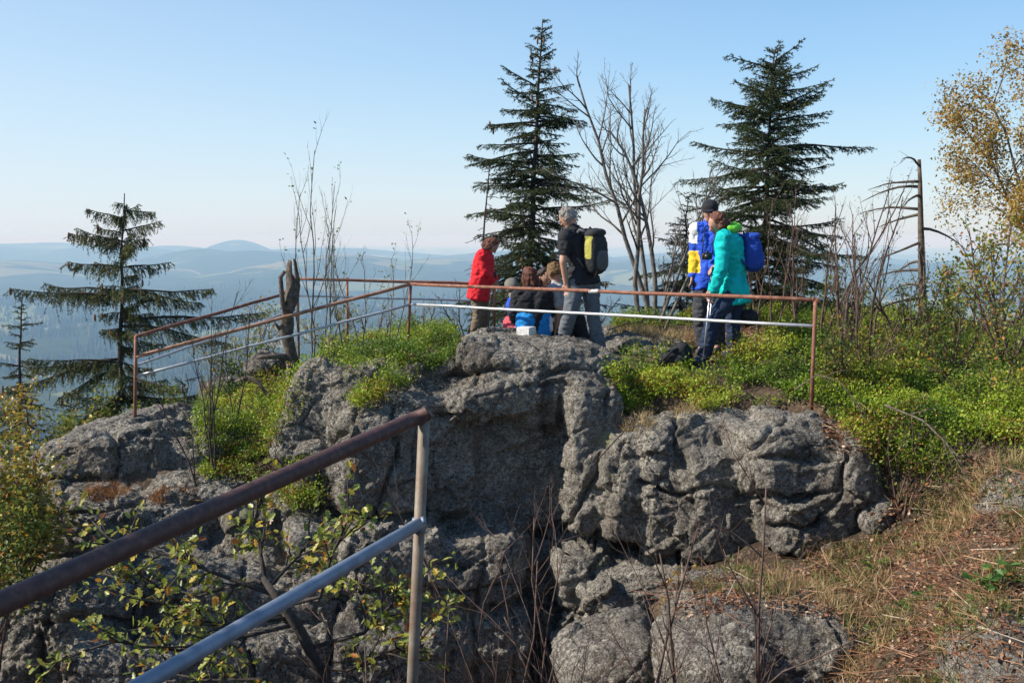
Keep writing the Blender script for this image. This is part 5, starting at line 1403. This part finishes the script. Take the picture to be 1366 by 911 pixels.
# the man with the black T-shirt and the backpack (seen from behind, looking down to the left)
J = JJ(12.4, head=(757, 291, .02), neck=(766, 306, 0), shL=(754, 315, -.12), shR=(789, 315, .12), elL=(751, 349, -.2), haL=(755, 378, -.14), elR=(800, 345, .3), haR=(786, 366, .38),
       hipL=(768, 378, -.06), hipR=(788, 378, .06), knL=(760, 420, -.12), knR=(790, 423, .06), anL=(753, 463, -.05), anR=(800, 470, .02), toL=(747, 466, .08), toR=(797, 474, .17))
grounded(J)
t_man, g = person('grey haired man in black T-shirt and grey trousers, standing over the seated group', 'hikers on the summit', J, (-.72, .34, -.6), ('black', 'grey'), base_of(J), sleeve=.3, hair='curly', hairm='hair_g', topname='t_shirt', shoe='shoe_b', curl=.5, fwd=norm((-.45, .9, 0)), hemd=.0, seed=1)
def pack(label, center, bdir, up, size, m1, m2, straps=(), stripe=None, flap=None, seed=0):
    """bdir points away from the wearer's back"""
    y = norm(bdir); z = norm(np.array(up) - y * np.dot(up, y)); x = np.cross(y, z); R = np.stack([x, y, z], 1)
    w, d, h = size
    t = thing('backpack', label, 'backpack', np.array(center) - z * h / 2)
    c = np.array(center)
    def bx(mb, off, hs, e=3.5, sub=3, rr=None):
        V, F = sellip((0, 0, 0), hs, e, rr, sub); mb.add((V + off) @ R.T + c, F)
    mb = MB(); bx(mb, (0, 0, -.02), (w / 2, d / 2, h / 2 - .02), 3.2); bx(mb, (0, -d * .1, h * .36), (w * .44, d * .42, h * .16), 2.6); fuse(mb, .013, 'main_bag', K[m1], t, 2, .007, .06, seed)
    mb = MB(); bx(mb, (0, d * .42, -h * .18), (w * .36, d * .16, h * .24), 2.8); fuse(mb, .012, 'front_pocket', K[m2], t, 2, .005, .05, seed + 1)
    mb = MB(); bx(mb, (0, d * .06, h * .42), (w * .42, d * .44, h * .09), 2.8); fuse(mb, .012, 'top_lid', K[flap or m1], t, 2, .005, .05, seed + 2)
    for k in (-1, 1):
        mb = MB(); P = np.array([(k * w * .28, -d * .3, h * .44), (k * w * .33, -d * .75, h * .5), (k * w * .42, -d * 1.15, h * .3), (k * w * .5, -d * 1.0, -.02), (k * w * .42, -d * .45, -h * .33)]) @ R.T + c
        ptube(mb, P, [.018, .022, .022, .018, .01], 6); mb.build('strap', K[m2], t)
    if stripe:
        mbag = [q_ for q_ in t.children if q_.name.startswith('main_bag')][0]
        def side(P):
            L_ = (P - c) @ R
            return (L_[:, 0] > w * .31) & (L_[:, 1] < d * .22) & (L_[:, 2] > -h * .12 + .5 * (w * .5 - L_[:, 0])) & (L_[:, 2] < h * .36) & (L_[:, 1] > -d * .25)
        me = mbag.data; n_ = len(me.polygons); C_ = np.empty(n_ * 3, np.float32); me.polygons.foreach_get('center', C_)
        k_ = side(C_.reshape(-1, 3).astype(float) + np.array(t.location)); mi = np.zeros(n_, np.int32); mi[k_] = 1
        me.materials.append(K[stripe]); me.polygons.foreach_set('material_index', mi)
    mb = MB(); P = np.array([(-.03, -d * .35, h * .5), (0, -d * .38, h * .56), (.03, -d * .35, h * .5)]) @ R.T + c; ptube(mb, P, .007, 5); mb.build('haul_loop', K['packblack'], t)
    mb = MB(); P = np.array([(-w * .2, d * .46, h * .2), (-w * .25, d * .5, -h * .1), (w * .3, d * .4, -h * .4), (w * .42, d * .3, -h * .56)]) @ R.T + c; ptube(mb, P, .006, 5); mb.build('compression_strap', K['packblack'], t)
    return t
pack('black and grey daypack with a yellow panel, on the back of the man in black', W(795, 336, 12.27), norm((.75, -.66, .0)), (-.1, 0, 1), (.3, .2, .52), 'packblack', 'packgrey', stripe='lime', seed=3)

# the man in the blue jacket, black cap, camera on his chest
J = JJ(12.15, head=(947, 282, -.06), neck=(947, 299, 0), shL=(962, 306, .05), shR=(929, 306, .02), elR=(927, 341, .06), haR=(924, 367, .0), elL=(962, 342, .0), haL=(951, 356, -.22),
       hipR=(937, 377, .02), hipL=(957, 377, .02), knR=(934, 420, -.05), knL=(957, 422, -.02), anR=(938, 466, 0), anL=(958, 468, .02), toR=(932, 470, -.2), toL=(953, 472, -.2))
grounded(J)
t_b, g = person('man in black cap and royal blue jacket with a yellow sleeve', 'hikers on the summit', J, (-.35, -.85, -.28), ('blue', 'dgrey'), base_of(J), hair='short', hairm='hair_b', cap='black', hemd=.07, curl=.4, fwd=norm((-.2, -1, 0)), seed=2)
def paint(o, mat, fn):
    """give the faces picked by fn(centres in world space) a second cloth colour"""
    me = o.data; n = len(me.polygons); C_ = np.empty(n * 3, np.float32); me.polygons.foreach_get('center', C_)
    q = o; off_ = np.zeros(3)
    while q is not None: off_ += np.array(q.location); q = q.parent
    k = fn(C_.reshape(-1, 3).astype(float) + off_)
    mi = np.zeros(n, np.int32); me.polygons.foreach_get('material_index', mi)
    me.materials.append(mat); mi[k] = len(me.materials) - 1; me.polygons.foreach_set('material_index', mi)
def near(P, a, b_, r, t0=0.0, t1=1.0):
    ab = b_ - a; t = ((P - a) @ ab) / (ab @ ab)
    return (np.linalg.norm(P - (a + np.clip(t, 0, 1)[:, None] * ab), axis=1) < r) & (t > t0) & (t < t1)
jk = [c for c in t_b.children if c.name.startswith('jacket')][0]
paint(jk, K['white'], lambda P: near(P, J['shR'], J['elR'], .11, -.6, .5) & (P[:, 0] < J['shR'][0] + .0))
paint(jk, K['yellow'], lambda P: near(P, J['elR'], J['haR'], .11, -.15, .95) & (P[:, 0] < J['elR'][0] + .045))
cc = W(943, 342, 11.92)
tc = thing('camera', 'black camera hanging on the chest of the man in blue', 'camera', cc)
mb = MB(); V, F = sellip(cc, (.06, .03, .04), 5, None, 3); mb.add(V, F); V, F = sellip(cc + (0, 0, .04), (.02, .022, .016), 4, None, 2); mb.add(V, F); mb.build('camera_body', K['plastic'], tc)
mb = MB(); ptube(mb, [cc + (0, -.02, 0), cc + (-.01, -.1, -.005)], [.033, .03], 16); ptube(mb, [cc + (-.008, -.085, -.005), cc + (-.01, -.112, -.005)], [.036, .036], 16); mb.build('lens', K['plastic'], tc)
mb = MB()
for k, q in ((-1, (940, 304)), (1, (955, 304))): ptube(mb, [cc + (k * .058, 0, .02), W((943 + q[0]) / 2 + k * 3, 322, 11.93), W(q[0], q[1], 11.99), W(947, 297, 12.22)], .006, 5)
mb.build('neck_strap', K['plastic'], tc)

# the hiker in teal with the blue backpack, bending over poles
J = JJ(11.6, head=(957, 298, -.05), neck=(970, 308, 0), shL=(966, 316, -.14), shR=(976, 318, .16), elL=(962, 360, -.2), haL=(951, 389, -.16), elR=(964, 360, .24), haR=(950, 386, .2),
       hipL=(978, 394, -.08), hipR=(982, 394, .1), knL=(951, 424, -.1), knR=(978, 432, .1), anL=(940, 465, -.08), anR=(979, 462, .1), toL=(930, 470, -.1), toR=(968, 466, .08))
grounded(J)
t_t, g = person('hiker in teal jacket with green hood and navy trousers, holding two poles', 'hikers on the summit', J, (-.8, -.05, -.6), ('teal', 'navy'), base_of(J), hair='bob', hairm='hair_a', hemd=.08, ease=.024, curl=1.3, fwd=norm((-1, -.1, 0)), seed=3, shoe='shoe_b')
mb = MB()
for k in np.linspace(-1, 1, 7):
    c = W(983 , 303, 11.6) + np.array((-.07 * k * k + .02, .13 * k, -.03 * abs(k))); capsule(mb, c, c + (-.06, 0, .025), .035, .03, 1)
fuse(mb, .012, 'hood', K['green'], t_t, 2, .01, .06)
pack('bright blue backpack on the back of the hiker in teal', W(1003, 337, 11.6), norm((1, .05, .1)), (.1, 0, 1), (.28, .2, .42), 'packblue', 'packblue', seed=8)
for i, (x0, x1) in enumerate([(948, 937), (951, 941)]):
    a = W(x0, 383, 11.42 + i * .02); b = W(x1, 474, 11.4 + i * .06); b[2] = gz(b[0], b[1]); b[1] = 11.4 + i * .06
    t = thing('trekking_pole', ['silver trekking pole of the hiker in teal, the left one of the pair', 'silver trekking pole of the hiker in teal, the right one of the pair'][i], 'trekking pole', b, 'trekking poles of the hiker in teal')
    d = norm(a - b); mb = MB(); ptube(mb, [b + d * .06, (a + b) / 2, a], [.006, .0075, .009], 8); mb.build('shaft', K['pole'], t)
    mb = MB(); ptube(mb, [a, a + d * .06, a + d * .14], [.014, .017, .016], 8); mb.build('grip', K['plastic'], t)
    mb = MB(); ptube(mb, [b, b + d * .06], [.004, .007], 6); ptube(mb, [b + d * .07, b + d * .078], [.028, .026], 12); mb.build('basket_tip', K['plastic'], t)
o = MB(); V, F = sellip(W(999, 424, 11.65), (.1, .07, .09), 2.6, None, 3); o.add(V, F); ptube(o, [W(992, 398, 11.6), W(995, 415, 11.62)], .007, 5); ptube(o, [W(1004, 398, 11.65), W(1002, 415, 11.65)], .007, 5)
tag(fuse(o, .012, 'hip_bag', K['black'], None, 2, .008, .05), 'small black bag hanging behind the hiker in teal', 'bag')

# the child in red
J = JJ(15.4, head=(656, 328, .0), neck=(648, 336, 0), shL=(643, 342, -.12), shR=(650, 343, .12), elL=(647, 364, -.16), haL=(655, 374, -.06), elR=(652, 362, .16), haR=(659, 373, .08),
       hipL=(637, 390, -.06), hipR=(641, 390, .08), knL=(639, 417, -.06), knR=(645, 417, .08), anL=(634, 443, -.05), anR=(642, 443, .1), toL=(641, 447, -.08), toR=(652, 447, .08))
grounded(J)
t_r, g = person('person in bright red anorak and brown trousers, head bent, leftmost of the group', 'hikers on the summit', J, (.55, -.1, -.83), ('red', 'khaki'), base_of(J), hair='bob', hairm='hair_a', hemd=.1, ease=.035, curl=1.2, fwd=norm((1, -.1, 0)), seed=4, cw=.11)
mb = MB()
for k in np.linspace(-1, 1, 6):
    c = W(640, 336, 15.4) + np.array((.03 * k * k, .1 * k, 0)); capsule(mb, c, c + (.02, 0, .02), .04, .03, 1)
fuse(mb, .013, 'hood', K['red'], t_r, 2)
a = W(660, 372, 15.4); b = np.array((W(650, 450, 15.4)[0], 15.4, 0)); b[2] = gz(b[0], b[1])
t = thing('walking_stick', 'thin walking stick held by the person in red', 'walking stick', b); mb = MB(); ptube(mb, [b, (a + b) / 2, a], .009, 7); mb.build('shaft', K['khaki'], t); mb = MB(); ptube(mb, [a, a + (.01, 0, .1)], .016, 8); mb.build('grip', K['plastic'], t)

# the seated group
def seat(J, dz=.1):
    g = gz((J['hipL'][0] + J['hipR'][0]) / 2, (J['hipL'][1] + J['hipR'][1]) / 2)
    d = g + dz - (J['hipL'][2] + J['hipR'][2]) / 2
    return d
J = JJ(12.95, head=(707, 369, .05), neck=(709, 385, 0), shL=(692, 394, 0), shR=(728, 394, 0), elL=(686, 418, .05), haL=(690, 434, .2), elR=(733, 418, .1), haR=(722, 428, .33),
       hipL=(703, 450, 0), hipR=(721, 450, 0), knL=(680, 430, .25), knR=(728, 436, .45), anL=(677, 455, .3), anR=(722, 456, .55), toL=(672, 458, .42), toR=(718, 459, .7))
s1, g = person('seated person seen from behind, auburn hair, black jacket, blue shirt, coral trousers', 'hikers on the summit', J, (.25, .95, -.15), ('black', 'pink'), W(712, 458, 12.95), hair='bob', hairm='hair_a', hem=.3, ease=.03, curl=.8, fwd=(0, 1, 0), seed=5, cw=.14)
mb = MB(); capsule(mb, W(704, 426, 12.93), W(704, 446, 12.93), .15, .135); capsule(mb, W(722, 426, 12.95), W(722, 446, 12.95), .13, .12); fuse(mb, .014, 'blue_shirt', K['cyan'], s1, 2, .012, .07)
mb = MB(); capsule(mb, W(733, 425, 12.9), W(735, 440, 12.9), .035, .03); fuse(mb, .012, 'white_side_panel', K['white'], s1, 1)
mb = MB(); capsule(mb, W(705, 455, 12.95), W(728, 455, 12.95), .11, .1); fuse(mb, .014, 'red_seat_of_trousers', K['maroon'], s1, 2)
J = JJ(13.6, head=(727, 370, -.05), neck=(724, 386, .05), shL=(740, 394, .12), shR=(715, 394, 0), elL=(742, 414, 0), haL=(736, 430, -.1), elR=(712, 415, .05), haR=(722, 428, -.05),
       hipL=(736, 446, .2), hipR=(720, 446, .2), knL=(738, 432, -.18), knR=(724, 434, -.2), anL=(738, 450, -.15), anR=(726, 450, -.15), toL=(738, 453, -.28), toR=(724, 453, -.28))
person('dark haired person sitting hidden behind the one in the black jacket, face turned right', 'hikers on the summit', J, (.5, -.75, -.4), ('navy', 'dgrey'), W(728, 456, 13.7), hair='bob', hairm='hair_b', curl=.8, fwd=(0, -1, 0), seed=6)
J = JJ(13.15, head=(739, 364, .05), neck=(743, 378, .05), shL=(737, 387, -.1), shR=(754, 388, .15), elL=(746, 414, -.12), haL=(742, 436, -.1), elR=(764, 412, .1), haR=(770, 430, 0),
       hipL=(756, 440, 0), hipR=(764, 440, .15), knL=(772, 424, -.05), knR=(780, 428, .1), anL=(778, 452, -.05), anR=(786, 452, .1), toL=(786, 456, -.05), toR=(793, 456, .1))
person('crouching person with curly blond hair and light top, left of the standing man', 'hikers on the summit', J, (-.5, .75, -.4), ('lgrey', 'black'), W(760, 456, 13.15), hair='curly', hairm='hair_c', sleeve=.35, topname='t_shirt', curl=.5, fwd=norm((.2, .9, 0)), seed=7, cw=.1, ease=.015)
J = JJ(13.9, head=(684, 384, -.05), neck=(690, 392, .05), shL=(704, 400, .1), shR=(686, 400, 0), elL=(706, 418, 0), haL=(700, 432, -.1), elR=(684, 418, .05), haR=(692, 432, -.05),
       hipL=(706, 446, .2), hipR=(696, 446, .2), knL=(706, 432, -.1), knR=(694, 434, -.1), anL=(704, 450, -.1), anR=(694, 450, -.1), toL=(702, 453, -.2), toR=(690, 453, -.2))
person('person in grey cap and blue jacket hunched behind the seated person in black', 'hikers on the summit', J, (.2, -.6, -.8), ('packblue' if 0 else 'blue', 'dgrey'), W(698, 456, 14.0), hair='short', hairm='hair_b', cap='capgrey', curl=.8, fwd=(0, -1, 0), seed=8)

# white boundary stone
b = W(702, 462, 12.0); b[2] = min(b[2], gz(b[0], b[1])) - .05
bm = bmesh.new(); bmesh.ops.create_cube(bm, size=1)
topz = W(702, 436, 12.0)[2]
for v in bm.verts: v.co = Vector((v.co.x * .17, v.co.y * .17, (v.co.z + .5) * (topz - b[2])))
bmesh.ops.bevel(bm, geom=bm.edges[:], offset=.008, segments=2, affect='EDGES')
me = bpy.data.meshes.new('boundary_stone'); bm.to_mesh(me); bm.free()
me.materials.append(plain('whitewashed_stone', (.72, .71, .68), .85, .35, 22, .6, 60))
o = bpy.data.objects.new('boundary_stone', me); COL.objects.link(o); o.location = Vector(b); o.rotation_euler = (0, 0, math.radians(-28))
tag(o, 'square white boundary stone standing just behind the seated person in black', 'marker stone')
# black bag lying on the ground
c = W(899, 480, 11.5); c[2] = gz(c[0], c[1]) + .1
mb = MB(); V, F = sellip((0, 0, 0), (.2, .12, .13), 2.6, rot(0, -.35), 3); V[:, 2] *= np.interp(V[:, 0], [-.2, .1, .2], [.25, 1.25, 1.0]); mb.add(V + c, F)
t = thing('rucksack', 'slumped black rucksack lying in the bilberries left of the hiker in teal', 'rucksack', c - (0, 0, .1))
fuse(mb, .014, 'main_bag', K['black'], t, 2, .014, .08)
mb = MB(); ptube(mb, np.array([c + (.02, -.1, .12), c + (-.06, -.14, .08), c + (-.16, -.13, -.02), c + (-.2, -.08, -.07)]), .014, 6); mb.build('strap', K['black'], t)
mb = MB(); V, F = sellip(c + (.05, -.09, 0), (.09, .06, .07), 2.6, rot(0, -.3), 3); mb.add(V, F); fuse(mb, .013, 'front_pocket', K['packblack'], t, 1)
